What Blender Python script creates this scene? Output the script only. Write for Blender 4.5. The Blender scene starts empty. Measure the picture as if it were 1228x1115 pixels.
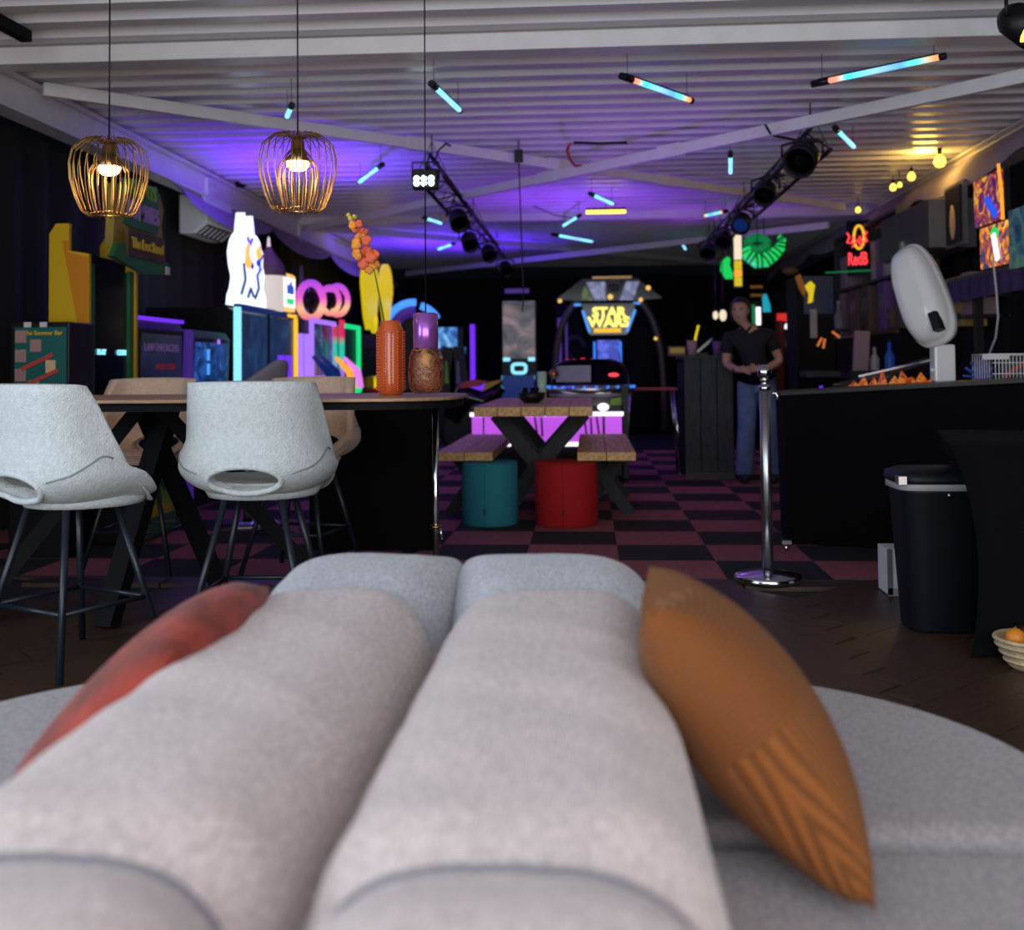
import bpy, bmesh, math, random
from mathutils import Vector, Matrix, Euler
random.seed(7)
PI = math.pi
S = bpy.context.scene
COL = S.collection
# ---------------------------------------------------------------- camera
FPX, HZ = 1300.0, 440.0
PITCH, YAW, ROLL = math.radians(2.0), math.radians(4.0), math.radians(-0.5)
CY = HZ - FPX * math.tan(PITCH)
CAMLOC = Vector((0, 0, 1.02))
RM = (Matrix.Rotation(YAW, 3, 'Z') @ Matrix.Rotation(PI / 2 + PITCH, 3, 'X') @ Matrix.Rotation(ROLL, 3, 'Z'))
cam = bpy.data.cameras.new('camera')
cam.sensor_width = 36; cam.lens = FPX / 1228 * 36
cam.shift_y = -(557.5 - CY) / 1228
cam.clip_start = 0.05; cam.clip_end = 200
cam.dof.use_dof = True; cam.dof.focus_distance = 4.0; cam.dof.aperture_fstop = 2.5
camo = bpy.data.objects.new('camera', cam); COL.objects.link(camo)
camo.matrix_world = Matrix.Translation(CAMLOC) @ RM.to_4x4()
S.camera = camo
def ray(px, py):
    return RM @ Vector(((px - 614) / FPX, -(py - CY) / FPX, -1))
def atY(px, py, Y):
    d = ray(px, py); return CAMLOC + d * (Y / d.y)
def atZ(px, py, z):
    d = ray(px, py); return CAMLOC + d * ((z - CAMLOC.z) / d.z)
def atX(px, py, X):
    d = ray(px, py); return CAMLOC + d * (X / d.x)
# ---------------------------------------------------------------- world, light, exposure
S.view_settings.view_transform = 'Standard'; S.view_settings.look = 'None'
S.view_settings.exposure = 0.0; S.view_settings.gamma = 1.0
S.view_settings.use_curve_mapping = False
w = bpy.data.worlds.new('world'); S.world = w; w.use_nodes = True
w.node_tree.nodes['Background'].inputs[0].default_value = (0.35, 0.45, 0.7, 1)
w.node_tree.nodes['Background'].inputs[1].default_value = 0.004
def area(name, loc, rot, sx, sy, power, col):
    l = bpy.data.lights.new(name, 'AREA'); l.shape = 'RECTANGLE'; l.size = sx; l.size_y = sy
    l.energy = power; l.color = col
    o = bpy.data.objects.new(name, l); COL.objects.link(o); o.location = loc; o.rotation_euler = rot
    return o
# daylight through the glass front behind the camera and its side pane on the left, plus an added bounce fill
area('daylight_glass_front', (0.2, -1.6, 1.85), (PI / 2, 0, 0), 6.0, 1.9, 150, (0.86, 0.92, 1.0))
area('daylight_bounce_fill', (0.2, -1.5, 0.55), (PI / 2 + .75, 0, 0), 6.0, .9, 84, (1.0, 0.86, 0.72))  # added upward fill, stands in for warm bounce onto the near ceiling
area('daylight_side_glass', (-3.9, 1.0, 1.6), (PI / 2, 0, -PI / 2 - 0.15), 3.2, 2.0, 95, (0.70, 0.85, 1.0))
# ---------------------------------------------------------------- materials
M = {}
def _new(name):
    m = bpy.data.materials.new(name); m.use_nodes = True; M[name] = m
    return m, m.node_tree, m.node_tree.nodes['Principled BSDF']
def mat(name, col, rough=0.6, metal=0.0, var=0.0, scale=8.0, bump=0.0, bscale=60.0, spec=0.5, coat=0.0, sheen=0.0, stretch=None):
    m, nt, b = _new(name)
    b.inputs['Base Color'].default_value = (*col, 1)
    b.inputs['Roughness'].default_value = rough; b.inputs['Metallic'].default_value = metal
    b.inputs['Specular IOR Level'].default_value = spec
    b.inputs['Coat Weight'].default_value = coat; b.inputs['Sheen Weight'].default_value = sheen
    tc = nt.nodes.new('ShaderNodeTexCoord'); src = tc.outputs['Object']
    if stretch:
        mp = nt.nodes.new('ShaderNodeMapping'); mp.inputs['Scale'].default_value = stretch
        nt.links.new(src, mp.inputs[0]); src = mp.outputs[0]
    if var:
        n = nt.nodes.new('ShaderNodeTexNoise'); n.inputs['Scale'].default_value = scale; n.inputs['Detail'].default_value = 5
        nt.links.new(src, n.inputs['Vector'])
        r = nt.nodes.new('ShaderNodeValToRGB')
        r.color_ramp.elements[0].position = .3; r.color_ramp.elements[1].position = .7
        r.color_ramp.elements[0].color = (*[max(0, c * (1 - var)) for c in col], 1)
        r.color_ramp.elements[1].color = (*[min(1, c * (1 + var)) for c in col], 1)
        nt.links.new(n.outputs['Fac'], r.inputs[0]); nt.links.new(r.outputs[0], b.inputs['Base Color'])
    if bump:
        n2 = nt.nodes.new('ShaderNodeTexNoise'); n2.inputs['Scale'].default_value = bscale; n2.inputs['Detail'].default_value = 3
        nt.links.new(src, n2.inputs['Vector'])
        bp = nt.nodes.new('ShaderNodeBump'); bp.inputs['Strength'].default_value = bump; bp.inputs['Distance'].default_value = .01
        nt.links.new(n2.outputs['Fac'], bp.inputs['Height']); nt.links.new(bp.outputs[0], b.inputs['Normal'])
    return m
def emit(name, col, s, base=None):
    m, nt, b = _new(name)
    b.inputs['Base Color'].default_value = (*(base or [c * .3 for c in col]), 1)
    b.inputs['Emission Color'].default_value = (*col, 1); b.inputs['Emission Strength'].default_value = s
    b.inputs['Roughness'].default_value = .4
    return m
def emit_ramp(name, stops, s, axis='X', span=1.0, offset=0.0):
    """light-giving material whose colour runs along an object axis (an LED strip's own colours)"""
    m, nt, b = _new(name)
    tc = nt.nodes.new('ShaderNodeTexCoord'); sx = nt.nodes.new('ShaderNodeSeparateXYZ'); nt.links.new(tc.outputs['Object'], sx.inputs[0])
    mr = nt.nodes.new('ShaderNodeMapRange'); mr.inputs['From Min'].default_value = offset - span / 2; mr.inputs['From Max'].default_value = offset + span / 2
    nt.links.new(sx.outputs[axis], mr.inputs[0])
    r = nt.nodes.new('ShaderNodeValToRGB'); e = r.color_ramp.elements
    while len(e) < len(stops): e.new(.5)
    for i, (p, c) in enumerate(stops): e[i].position = p; e[i].color = (*c, 1)
    nt.links.new(mr.outputs[0], r.inputs[0]); nt.links.new(r.outputs[0], b.inputs['Emission Color'])
    b.inputs['Base Color'].default_value = (.05, .05, .05, 1); b.inputs['Emission Strength'].default_value = s
    return m
def emit_art(name, cols, s, scale=5.0, seed=0.0, dist=1.5):
    """a lit printed picture or screen: patches of colour"""
    m, nt, b = _new(name)
    tc = nt.nodes.new('ShaderNodeTexCoord'); mp = nt.nodes.new('ShaderNodeMapping'); mp.inputs['Location'].default_value = (seed, seed * 1.7, seed * .6)
    nt.links.new(tc.outputs['Object'], mp.inputs[0])
    n = nt.nodes.new('ShaderNodeTexNoise'); n.inputs['Scale'].default_value = scale; n.inputs['Detail'].default_value = 3; n.inputs['Distortion'].default_value = dist
    nt.links.new(mp.outputs[0], n.inputs['Vector'])
    r = nt.nodes.new('ShaderNodeValToRGB'); e = r.color_ramp.elements
    while len(e) < len(cols): e.new(.5)
    for i, c in enumerate(cols): e[i].position = .28 + .44 * i / max(1, len(cols) - 1); e[i].color = (*c, 1)
    nt.links.new(n.outputs['Fac'], r.inputs[0]); nt.links.new(r.outputs[0], b.inputs['Emission Color'])
    b.inputs['Base Color'].default_value = (.02, .02, .02, 1); b.inputs['Emission Strength'].default_value = s; b.inputs['Roughness'].default_value = .25
    return m
def glass(name, col, rough=.05, ior=1.45, tr=1.0, bump=0, bs=40):
    m = mat(name, col, rough, bump=bump, bscale=bs); b = m.node_tree.nodes['Principled BSDF']
    b.inputs['Transmission Weight'].default_value = tr; b.inputs['IOR'].default_value = ior
    return m
# ---------------------------------------------------------------- mesh helpers
class MB:
    def __init__(s): s.v = []; s.f = []; s.sm = []
    def add(s, vs, fs, smooth=False):
        o = len(s.v); s.v += [tuple(v) for v in vs]
        for f in fs: s.f.append([i + o for i in f]); s.sm.append(smooth)
        return s
    def box(s, c, d, rz=0.0, rx=0.0, ry=0.0):
        R = Euler((rx, ry, rz)).to_matrix(); c = Vector(c); vs = []
        for x in (-.5, .5):
            for y in (-.5, .5):
                for z in (-.5, .5): vs.append(c + R @ Vector((x * d[0], y * d[1], z * d[2])))
        return s.add(vs, [(0, 1, 3, 2), (4, 6, 7, 5), (0, 4, 5, 1), (2, 3, 7, 6), (0, 2, 6, 4), (1, 5, 7, 3)])
    def bar(s, a, b, w, h=None):
        """square bar from a to b"""
        a, b = Vector(a), Vector(b); h = h or w; t = (b - a).normalized()
        up = Vector((0, 0, 1)) if abs(t.z) < .95 else Vector((0, 1, 0))
        x = t.cross(up).normalized(); y = x.cross(t)
        vs = [p + x * sx * w / 2 + y * sy * h / 2 for p in (a, b) for sx, sy in ((-1, -1), (1, -1), (1, 1), (-1, 1))]
        return s.add(vs, [(0, 1, 2, 3), (7, 6, 5, 4), (0, 4, 5, 1), (1, 5, 6, 2), (2, 6, 7, 3), (3, 7, 4, 0)])
    def tube(s, pts, r, n=10, close=False):
        pts = [Vector(p) for p in pts]; rs = r if isinstance(r, (list, tuple)) else [r] * len(pts)
        N = len(pts); vs = []; ref = None
        for i, p in enumerate(pts):
            a = pts[(i - 1) % N] if (i > 0 or close) else p
            b = pts[(i + 1) % N] if (i < N - 1 or close) else p
            t = (b - a).normalized()
            if ref is None:
                ref = t.cross(Vector((0, 0, 1)) if abs(t.z) < .9 else Vector((1, 0, 0))).normalized()
            ref = (ref - t * ref.dot(t)).normalized(); bi = t.cross(ref)
            for k in range(n):
                q = 2 * PI * k / n; vs.append(p + (ref * math.cos(q) + bi * math.sin(q)) * rs[i])
        fs = []
        for i in range(N if close else N - 1):
            j = (i + 1) % N
            for k in range(n): fs.append((i * n + k, i * n + (k + 1) % n, j * n + (k + 1) % n, j * n + k))
        s.add(vs, fs, True)
        if not close:
            s.add(vs[:n], [tuple(range(n))[::-1]]); s.add(vs[-n:], [tuple(range(n))])
        return s
    def lathe(s, prof, c=(0, 0, 0), n=24, cap=True, a0=0, a1=2 * PI):
        vs = []; full = abs(a1 - a0 - 2 * PI) < 1e-6; m = n if full else n + 1
        for r, z in prof:
            for k in range(m):
                q = a0 + (a1 - a0) * k / n; vs.append((c[0] + r * math.cos(q), c[1] + r * math.sin(q), c[2] + z))
        fs = []
        for i in range(len(prof) - 1):
            for k in range(n):
                k2 = (k + 1) % m; fs.append((i * m + k, i * m + k2, (i + 1) * m + k2, (i + 1) * m + k))
        s.add(vs, fs, True)
        if cap and full:
            if prof[0][0] > 1e-5: s.add(vs[:m], [tuple(range(m))[::-1]])
            if prof[-1][0] > 1e-5: s.add(vs[-m:], [tuple(range(m))])
        return s
    def prism(s, poly, off, d, plane='XZ'):
        """polygon in a plane extruded along the third axis from off to off+d"""
        def P(p, t):
            return {'XZ': (p[0], t, p[1]), 'YZ': (t, p[0], p[1]), 'XY': (p[0], p[1], t)}[plane]
        n = len(poly); vs = [P(p, off) for p in poly] + [P(p, off + d) for p in poly]
        return s.add(vs, [tuple(range(n))[::-1], tuple(range(n, 2 * n))] + [(i, (i + 1) % n, n + (i + 1) % n, n + i) for i in range(n)])
    def ball(s, c, r, n=12, sc=(1, 1, 1)):
        prof = [(math.sin(PI * i / n), -math.cos(PI * i / n)) for i in range(n + 1)]
        vs = []
        for pr, pz in prof:
            for k in range(n * 2):
                q = PI * k / n; vs.append((c[0] + r * sc[0] * pr * math.cos(q), c[1] + r * sc[1] * pr * math.sin(q), c[2] + r * sc[2] * pz))
        m = 2 * n
        return s.add(vs, [(i * m + k, i * m + (k + 1) % m, (i + 1) * m + (k + 1) % m, (i + 1) * m + k) for i in range(n) for k in range(m)], True)
    def grid(s, fn, nu, nv, flip=False, wrapu=False):
        """surface fn(u,v), u,v in 0..1"""
        vs = [fn(i / nu, j / nv) for j in range(nv + 1) for i in range(nu + (0 if wrapu else 1))]
        m = nu if wrapu else nu + 1; fs = []
        for j in range(nv):
            for i in range(nu):
                f = (j * m + i, j * m + (i + 1) % m, (j + 1) * m + (i + 1) % m, (j + 1) * m + i)
                fs.append(f[::-1] if flip else f)
        return s.add(vs, fs, True)
    def mesh(s, name):
        me = bpy.data.meshes.new(name); me.from_pydata(s.v, [], s.f)
        me.polygons.foreach_set('use_smooth', s.sm); me.update()
        bm = bmesh.new(); bm.from_mesh(me); bmesh.ops.remove_doubles(bm, verts=bm.verts, dist=1e-5)
        bmesh.ops.recalc_face_normals(bm, faces=bm.faces); bm.to_mesh(me); bm.free()
        return me
    def build(s, name, m, parent=None, bevel=0.0, loc=None, rot=None, seg=2):
        me = s.mesh(name); return put(name, me, m, parent, bevel, loc, rot, seg)
def put(name, me, m, parent=None, bevel=0.0, loc=None, rot=None, seg=2):
    mm = M[m] if isinstance(m, str) else m
    if not me.materials: me.materials.append(mm)
    o = bpy.data.objects.new(name, me); COL.objects.link(o)
    if parent: o.parent = parent
    if loc is not None: o.location = loc
    if rot is not None: o.rotation_euler = rot
    if bevel:
        b = o.modifiers.new('bevel', 'BEVEL'); b.width = bevel; b.segments = seg; b.limit_method = 'ANGLE'; b.angle_limit = .6
    return o
def tag(o, label=None, cat=None, group=None, kind=None):
    if label: o['label'] = label
    if cat: o['category'] = cat
    if group: o['group'] = group
    if kind: o['kind'] = kind
    return o
def thing(name, label, cat, loc=(0, 0, 0), rz=0.0, group=None):
    o = bpy.data.objects.new(name, None); o.empty_display_size = .1; COL.objects.link(o)
    o.location = loc; o.rotation_euler = (0, 0, rz)
    return tag(o, label, cat, group)
def copy_tree(o, parent=None):
    c = o.copy(); COL.objects.link(c); c.parent = parent
    for ch in [x for x in list(o.children)]: copy_tree(ch, c)
    return c
def bake(o):
    """apply the modifiers of o to its mesh"""
    dg = bpy.context.evaluated_depsgraph_get(); dg.update()
    me = bpy.data.meshes.new_from_object(o.evaluated_get(dg)); o.modifiers.clear(); o.data = me
    me.polygons.foreach_set('use_smooth', [True] * len(me.polygons))
    return o
def text(name, body, size, m, parent, loc, rot=(PI / 2, 0, 0), ext=.004, sx=1.0, shear=0.0, bold=0.0, mid=True):
    c = bpy.data.curves.new(name, 'FONT'); c.body = body; c.size = size; c.extrude = ext; c.offset = bold; c.shear = shear
    c.align_x = 'CENTER' if mid else 'LEFT'; c.align_y = 'CENTER'; c.resolution_u = 3
    t = bpy.data.objects.new(name, c); COL.objects.link(t)
    dg = bpy.context.evaluated_depsgraph_get(); dg.update()
    me = bpy.data.meshes.new_from_object(t.evaluated_get(dg)); bpy.data.objects.remove(t)
    for v in me.vertices: v.co.x *= sx
    me.materials.clear()
    return put(name, me, m, parent, loc=loc, rot=rot)
def struct(o, kind='structure'):
    o['kind'] = kind; return o
# ---------------------------------------------------------------- palette
mat('black_matte', (.0035, .0035, .005), .75, spec=.25)
mat('black_satin', (.005, .005, .007), .45, spec=.35)
mat('black_gloss', (.006, .006, .009), .12)
mat('black_cloth', (.0028, .0028, .004), .95, bump=.2, bscale=200, spec=.15)
mat('curtain', (.0035, .0035, .005), .92, var=.3, scale=3)
mat('chrome', (.75, .76, .80), .14, 1.0)
mat('steel', (.55, .56, .6), .3, 1.0)
mat('white_steel', (.80, .78, .80), .38, var=.05)
mat('roof_steel', (.74, .72, .76), .30, var=.05, scale=2)
mat('white_plastic', (.86, .85, .86), .18, coat=.4)
mat('off_white', (.72, .72, .74), .45)
mat('grey_dark', (.05, .05, .055), .5)
mat('grey_mid', (.16, .155, .165), .5, var=.2, scale=4)
mat('grey_light', (.38, .36, .38), .5, var=.1)
mat('stool_fabric', (.68, .74, .75), .95, var=.10, scale=60, bump=.7, bscale=170, sheen=.3)
mat('stool_beige', (.80, .58, .43), .95, var=.10, scale=60, bump=.5, bscale=170, sheen=.3)
mat('stool_leg', (.012, .018, .028), .35)
mat('seam_thread', (.30, .34, .36), .9)
mat('oak_edge', (.34, .20, .11), .5, var=.25, scale=6, stretch=(1, 8, 8))
mat('oak_top', (.42, .26, .15), .45, var=.25, scale=6, stretch=(1, 9, 9))
mat('picnic_wood', (.72, .42, .17), .55, var=.35, scale=5, bump=.2, bscale=20, stretch=(8, 1, 8))
mat('charred_wood', (.022, .024, .028), .65, var=.4, scale=8, bump=.3, bscale=25, stretch=(8, 8, 1))
mat('booth_wood', (.045, .05, .055), .7, var=.4, scale=7, bump=.4, bscale=20, stretch=(8, 8, 1))
mat('floor_plank', (.062, .034, .020), .42, var=.35, scale=7, bump=.12, bscale=30, stretch=(10, 1.2, 1))
mat('subfloor', (.015, .012, .010), .8)
mat('carpet_dark', (.010, .009, .012), .95, var=.3, scale=40, bump=.4, bscale=300)
mat('carpet_pink', (.33, .095, .105), .95, var=.2, scale=40, bump=.4, bscale=300)
mat('pouf_teal', (.025, .26, .33), .85, bump=.3, bscale=250)
mat('pouf_red', (.46, .006, .010), .85, bump=.3, bscale=250)
mat('brass', (.40, .24, .09), .28, 1.0)
mat('terracotta', (.62, .10, .022), .22, coat=.6)
mat('stem_green', (.10, .15, .04), .6)
mat('petal_orange', (.90, .30, .04), .6, var=.3, scale=30)
mat('petal_coral', (.80, .14, .06), .6, var=.3, scale=30)
mat('petal_bud', (.62, .50, .10), .6)
mat('skin', (.55, .30, .22), .55)
mat('hair', (.025, .014, .012), .5)
mat('jeans', (.13, .20, .36), .85, var=.3, scale=10)
mat('shirt', (.008, .008, .012), .85)
mat('shoe', (.02, .02, .022), .6)
mat('eye_dark', (.02, .012, .01), .3)
mat('lip', (.36, .12, .10), .5)
mat('yellow_paint', (.75, .48, .01), .4)
mat('orange_paint', (.70, .26, .01), .4)
mat('green_paint', (.02, .16, .05), .5)
mat('lime_paint', (.22, .45, .02), .5)
mat('sign_olive', (.35, .25, .03), .5, var=.3, scale=6)
mat('sign_brown', (.10, .05, .02), .6, var=.3, scale=9)
mat('purple_print', (.16, .10, .30), .5)
mat('teal_print', (.008, .13, .12), .4)
mat('pink_print', (.42, .24, .24), .5)
mat('red_print', (.55, .06, .05), .5)
mat('cream_print', (.75, .52, .30), .5)
mat('gold_print', (.70, .45, .02), .5)
mat('red_vinyl', (.42, .04, .02), .45)
mat('card_brown', (.16, .10, .07), .7, var=.2, scale=4)
mat('card_yellow', (.45, .30, .05), .6)
mat('card_pink', (.34, .22, .24), .6)
mat('card_purple', (.18, .08, .28), .6)
mat('fruit_orange', (.85, .28, .02), .45, bump=.2, bscale=200)
mat('fruit_dark', (.10, .012, .02), .3)
mat('wicker', (.60, .46, .28), .6, var=.2, scale=30, bump=.5, bscale=60)
mat('pale_green', (.45, .62, .50), .3)
mat('paper_white', (.7, .66, .68), .7)
mat('screen_dark', (.008, .010, .022), .12)
glass('amber_glass', (1.0, .66, .34), .05, 1.45, 1.0, bump=.8, bs=60)
mat('lilac_metal', (.42, .13, .60), .22, .55, coat=.6)
glass('clear_glass', (.9, .93, 1), .02, 1.3)
glass('dome_glass', (.9, .93, 1), .02, 1.05)
# light givers
emit('warm_bulb', (1.0, .66, .30), 9)
emit('neon_purple', (.17, .026, .85), 1.05)
emit('neon_violet', (.42, .20, 1.0), 1.0)
emit('neon_blue', (.03, .22, .95), 1.1)
emit('neon_sky', (.07, .33, .95), 1.05)
emit('neon_cyan', (.28, .80, 1.0), 1.15)
emit('neon_green', (.01, .75, .16), 1.0)
emit('neon_mint', (.01, .75, .22), 1.0)
emit('neon_red', (1.0, .05, .06), 1.5)
emit('neon_yellow', (1.0, .55, .03), 1.05)
emit('neon_gold', (1.0, .60, .15), 1.0)
emit('neon_pink', (.80, .22, .85), 1.0)
emit('neon_white', (.95, .88, 1.0), 1.4)
emit('unicorn_white', (.80, .92, 1.0), 1.25)
emit('dim_violet', (.10, .03, .40), .35)
emit('dim_blue', (.01, .05, .30), .3)
emit('pink_panel', (.50, .085, .74), 1.0)
emit('bulb_yellow', (1.0, .58, .07), 3.5)
emit('amber_bar', (1.0, .55, .05), 4)
emit('led_white', (.75, 1.0, .85), 12)
emit('screen_blue', (.02, .10, .9), .9)
emit('yellow_glow', (.80, .60, .01), .75, (.4, .3, .0))
emit('green_glow', (.01, .70, .11), .9, (.02, .3, .1))
emit('red_glow', (1.0, .04, .03), .6)
emit('orange_glow', (1.0, .35, .03), 1.2)
# ---------------------------------------------------------------- floor
YC = 5.25                                     # edge between wood and carpet
fl = struct(MB().box((0, 9, -.06), (9, 23, .08)).build('floor', 'subfloor'))
pk = MB().box((0, 0, 0), (.138, .68, .02)).mesh('plank'); pk.materials.append(M['floor_plank'])
rr = random.Random(3); npk = 0
c45 = math.cos(PI / 4); Lp, Wp = .70, .14
for a in range(-60, 60):
    for b in range(-12, 12):
        # herringbone: pairs of planks on a staircase lattice
        for k in (0, 1):
            if k == 0: x, y, r = a * Wp + Lp / 2, a * Wp + Wp / 2 + b * 2 * Lp, PI / 2
            else: x, y, r = a * Wp + Wp / 2, a * Wp + Wp + Lp / 2 + b * 2 * Lp, 0
            X = (x - y) * c45; Y = (x + y) * c45
            if not (-2.7 < X < 2.8 and 1.6 < Y < YC - .20): continue
            o = put('plank', pk, 'floor_plank', fl, loc=(X, Y, -.010 + rr.uniform(-.0006, .0006)), rot=(0, 0, r + PI / 4)); npk += 1
# border planks along the carpet, with the edge strip
for i in range(8):
    put('plank', pk, 'floor_plank', fl, loc=(-2.4 + i * .69, YC - .09, -.0101), rot=(0, 0, PI / 2))
MB().box((0, YC - .005, -.004), (8.4, .03, .012)).build('edge_strip', 'charred_wood', fl)
tk = MB().box((0, 0, 0), (.498, .498, .02)).mesh('carpet_tile')
dark = tk.copy(); dark.materials.append(M['carpet_dark']); tk.materials.append(M['carpet_pink'])
P0 = atZ(746, 692, 0)
for i in range(-8, 7):
    for j in range(0, 16):
        X = P0.x - .25 + .5 * i; Y = YC + .26 + .5 * j
        pink = ((i + j) % 2 == 1)
        put('carpet_tile', tk if pink else dark, 'carpet_dark', fl, loc=(X, Y, -.010 + (.0005 if pink else 0)))
far = MB().box((-.2, 17, -.012), (8, 6.9, .02)).build('far_carpet', 'carpet_dark', fl)
# ---------------------------------------------------------------- ceiling
ZC = 2.92
def ceil_prof():
    p = []; y = -1.2; T = .262
    while y < 20:
        p += [(y, ZC), (y + .10, ZC), (y + .13, ZC - .06), (y + .232, ZC - .06)]; y += T
    return p
pr = ceil_prof(); mb = MB(); n = len(pr)
mb.add([(-3.9, y, z) for y, z in pr] + [(3.7, y, z) for y, z in pr], [(i, i + 1, n + i + 1, n + i) for i in range(n - 1)])
ce = struct(mb.build('ceiling', 'roof_steel'))
MB().box((-.1, 9.4, ZC + .06), (7.8, 21.4, .04)).build('roof_board', 'black_matte', ce)
def beam(name, a, b, w, h, m='white_steel'):
    return struct(MB().bar(a, b, w, h).build(name, m, bevel=.006))
ZB = 2.80
pb = atZ(614, 58, ZB)
beam('trim_1', (-3.8, pb.y, ZB + .02), (3.6, pb.y, ZB + .02), .16, .10)
beam('trim_2', (-3.8, 13.0, ZB + .02), (3.6, 13.0, ZB + .02), .16, .10)
for k, (p, q) in enumerate((((52, 103), (1012, 246)), ((1240, 66), (372, 262)))):
    A, B = atZ(*p, ZB), atZ(*q, ZB)
    A.z = B.z = ZB - .02 - k * .09
    t = beam('trim_%d' % (3 + k), A, B, .045, .085)
    for f in (.33, .5, .66):
        c = A.lerp(B, f); d = (B - A).normalized()
        MB().bar(c - d * .12, c + d * .12, .06, .10).build('splice_sleeve', 'white_steel', t)
beam('trim_5', (-3.4, 13.2, ZB - .02), (2.6, 19, ZB - .02), .045, .085)
beam('trim_6', (2.9, 13.2, ZB - .11), (-3.2, 19, ZB - .11), .045, .085)
# eaves beams along both sides, with bolted brackets
for k, X in enumerate((-3.55, 3.35)):
    e = beam('trim_%d' % (7 + k), (X, -1, 2.72), (X, 19.4, 2.72), .09, .20)
    s = 1 if X < 0 else -1
    MB().box((X + s * .02, 9.2, 2.61), (.16, 20, .012)).build('flange', 'white_steel', e)
    MB().box((X + s * .02, 9.2, 2.83), (.16, 20, .012)).build('flange', 'white_steel', e)
    for y in (pb.y, 9.8, 13.0):
        b = MB().box((X + s * .06, y, 2.66), (.03, .16, .26)).build('bracket', 'white_steel', e)
        for dz in (-.07, .07):
            for dy in (-.04, .04):
                MB().tube([(X + s * .07, y + dy, 2.66 + dz), (X + s * .10, y + dy, 2.66 + dz)], .012, 6).build('bolt', 'steel', b)
# pipe stub and conduit at the left eave and the black hanger arm near the front
struct(MB().tube([atX(296, 200, -3.40), atX(297, 217, -3.40), atX(290, 222, -3.42), atX(284, 221, -3.44)], .03, 8).build('trim_9', 'black_satin'))
struct(MB().bar(atZ(-8, 22, 2.80), atZ(32, 44, 2.80), .06, .06).build('trim_10', 'black_matte'))
# ---------------------------------------------------------------- walls: black drapes
def drape(name, axis, c, a0, a1, z0, z1, lam=.42, amp=.05, m='curtain'):
    def fn(u, v):
        t = a0 + (a1 - a0) * u
        d = amp * (math.sin(t * 2 * PI / lam) + .45 * math.sin(t * 2 * PI / (lam * 2.7) + 1)) * (.55 + .45 * (1 - v))
        z = z0 + (z1 - z0) * v
        return (c + d, t, z) if axis == 'X' else (t, c + d, z)
    return struct(MB().grid(fn, int(abs(a1 - a0) / lam * 8), 6).build(name, m))
drape('wall_left', 'X', -3.78, 3.0, 19.6, 0, 2.62)
drape('wall_right', 'X', 3.62, 3.0, 19.6, 0, 2.62)
drape('wall_back', 'Y', 19.45, -3.9, 3.7, 0, 2.62)
# the pale tent lining that sags along the right eave
mat('lining', (.34, .27, .40), .8, var=.1, scale=3)
def sag(u, v):
    y = 5.6 + 13.6 * u
    q = abs(math.sin(u * PI * 5.5)) ** .6
    return (3.30 - .16 * v - .05 * math.sin(v * PI), y, 2.80 - (.20 + .12 * q) * v)
ln = struct(MB().grid(sag, 90, 6).build('trim_11', 'lining'))
def sagl(u, v):
    y = 8.8 + 10.4 * u
    q = abs(math.sin(u * PI * 4)) ** .6
    return (-3.50 + .14 * v, y, 2.62 - (.10 + .16 * q) * v)
struct(MB().grid(sagl, 80, 6).build('trim_12', 'lining'))
# ---------------------------------------------------------------- sofa (back-to-back lounge sofa in the foreground)
def fabric(name, c1, c2):
    m, nt, b = _new(name)
    tc = nt.nodes.new('ShaderNodeTexCoord')
    n = nt.nodes.new('ShaderNodeTexNoise'); n.inputs['Scale'].default_value = 90; n.inputs['Detail'].default_value = 4
    mp = nt.nodes.new('ShaderNodeMapping'); mp.inputs['Scale'].default_value = (2.5, .8, 1.6)
    nt.links.new(tc.outputs['Object'], mp.inputs[0]); nt.links.new(mp.outputs[0], n.inputs['Vector'])
    r = nt.nodes.new('ShaderNodeValToRGB'); r.color_ramp.elements[0].position = .36; r.color_ramp.elements[1].position = .64
    r.color_ramp.elements[0].color = (*c1, 1); r.color_ramp.elements[1].color = (*c2, 1)
    nt.links.new(n.outputs['Fac'], r.inputs[0]); nt.links.new(r.outputs[0], b.inputs['Base Color'])
    wv = nt.nodes.new('ShaderNodeTexWave'); wv.bands_direction = 'X'; wv.inputs['Scale'].default_value = 75; wv.inputs['Distortion'].default_value = 3; wv.inputs['Detail'].default_value = 3
    nt.links.new(tc.outputs['Object'], wv.inputs['Vector'])
    ad = nt.nodes.new('ShaderNodeMath'); ad.operation = 'ADD'; nt.links.new(wv.outputs['Fac'], ad.inputs[0]); nt.links.new(n.outputs['Fac'], ad.inputs[1])
    bp = nt.nodes.new('ShaderNodeBump'); bp.inputs['Strength'].default_value = .35; bp.inputs['Distance'].default_value = .003
    nt.links.new(ad.outputs[0], bp.inputs['Height']); nt.links.new(bp.outputs[0], b.inputs['Normal'])
    b.inputs['Roughness'].default_value = .95; b.inputs['Sheen Weight'].default_value = .25
fabric('sofa_fabric', (.43, .36, .345), (.66, .56, .54))
fabric('sofa_fabric_shaded', (.25, .225, .235), (.38, .345, .355))  # same cloth as the backs, darkened to put seat shade into the colour
mat('sofa_seam', (.20, .19, .21), .95)
fabric('sofa_end', (.33, .335, .36), (.52, .525, .56))
def smooth(a, b, x):
    t = min(1, max(0, (x - a) / (b - a))); return t * t * (3 - 2 * t)
sofa = thing('sofa', 'light grey back-to-back fabric lounge sofa filling the foreground', 'sofa', (0, 0, 0))
XM = -.275; ZT = .622
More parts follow.
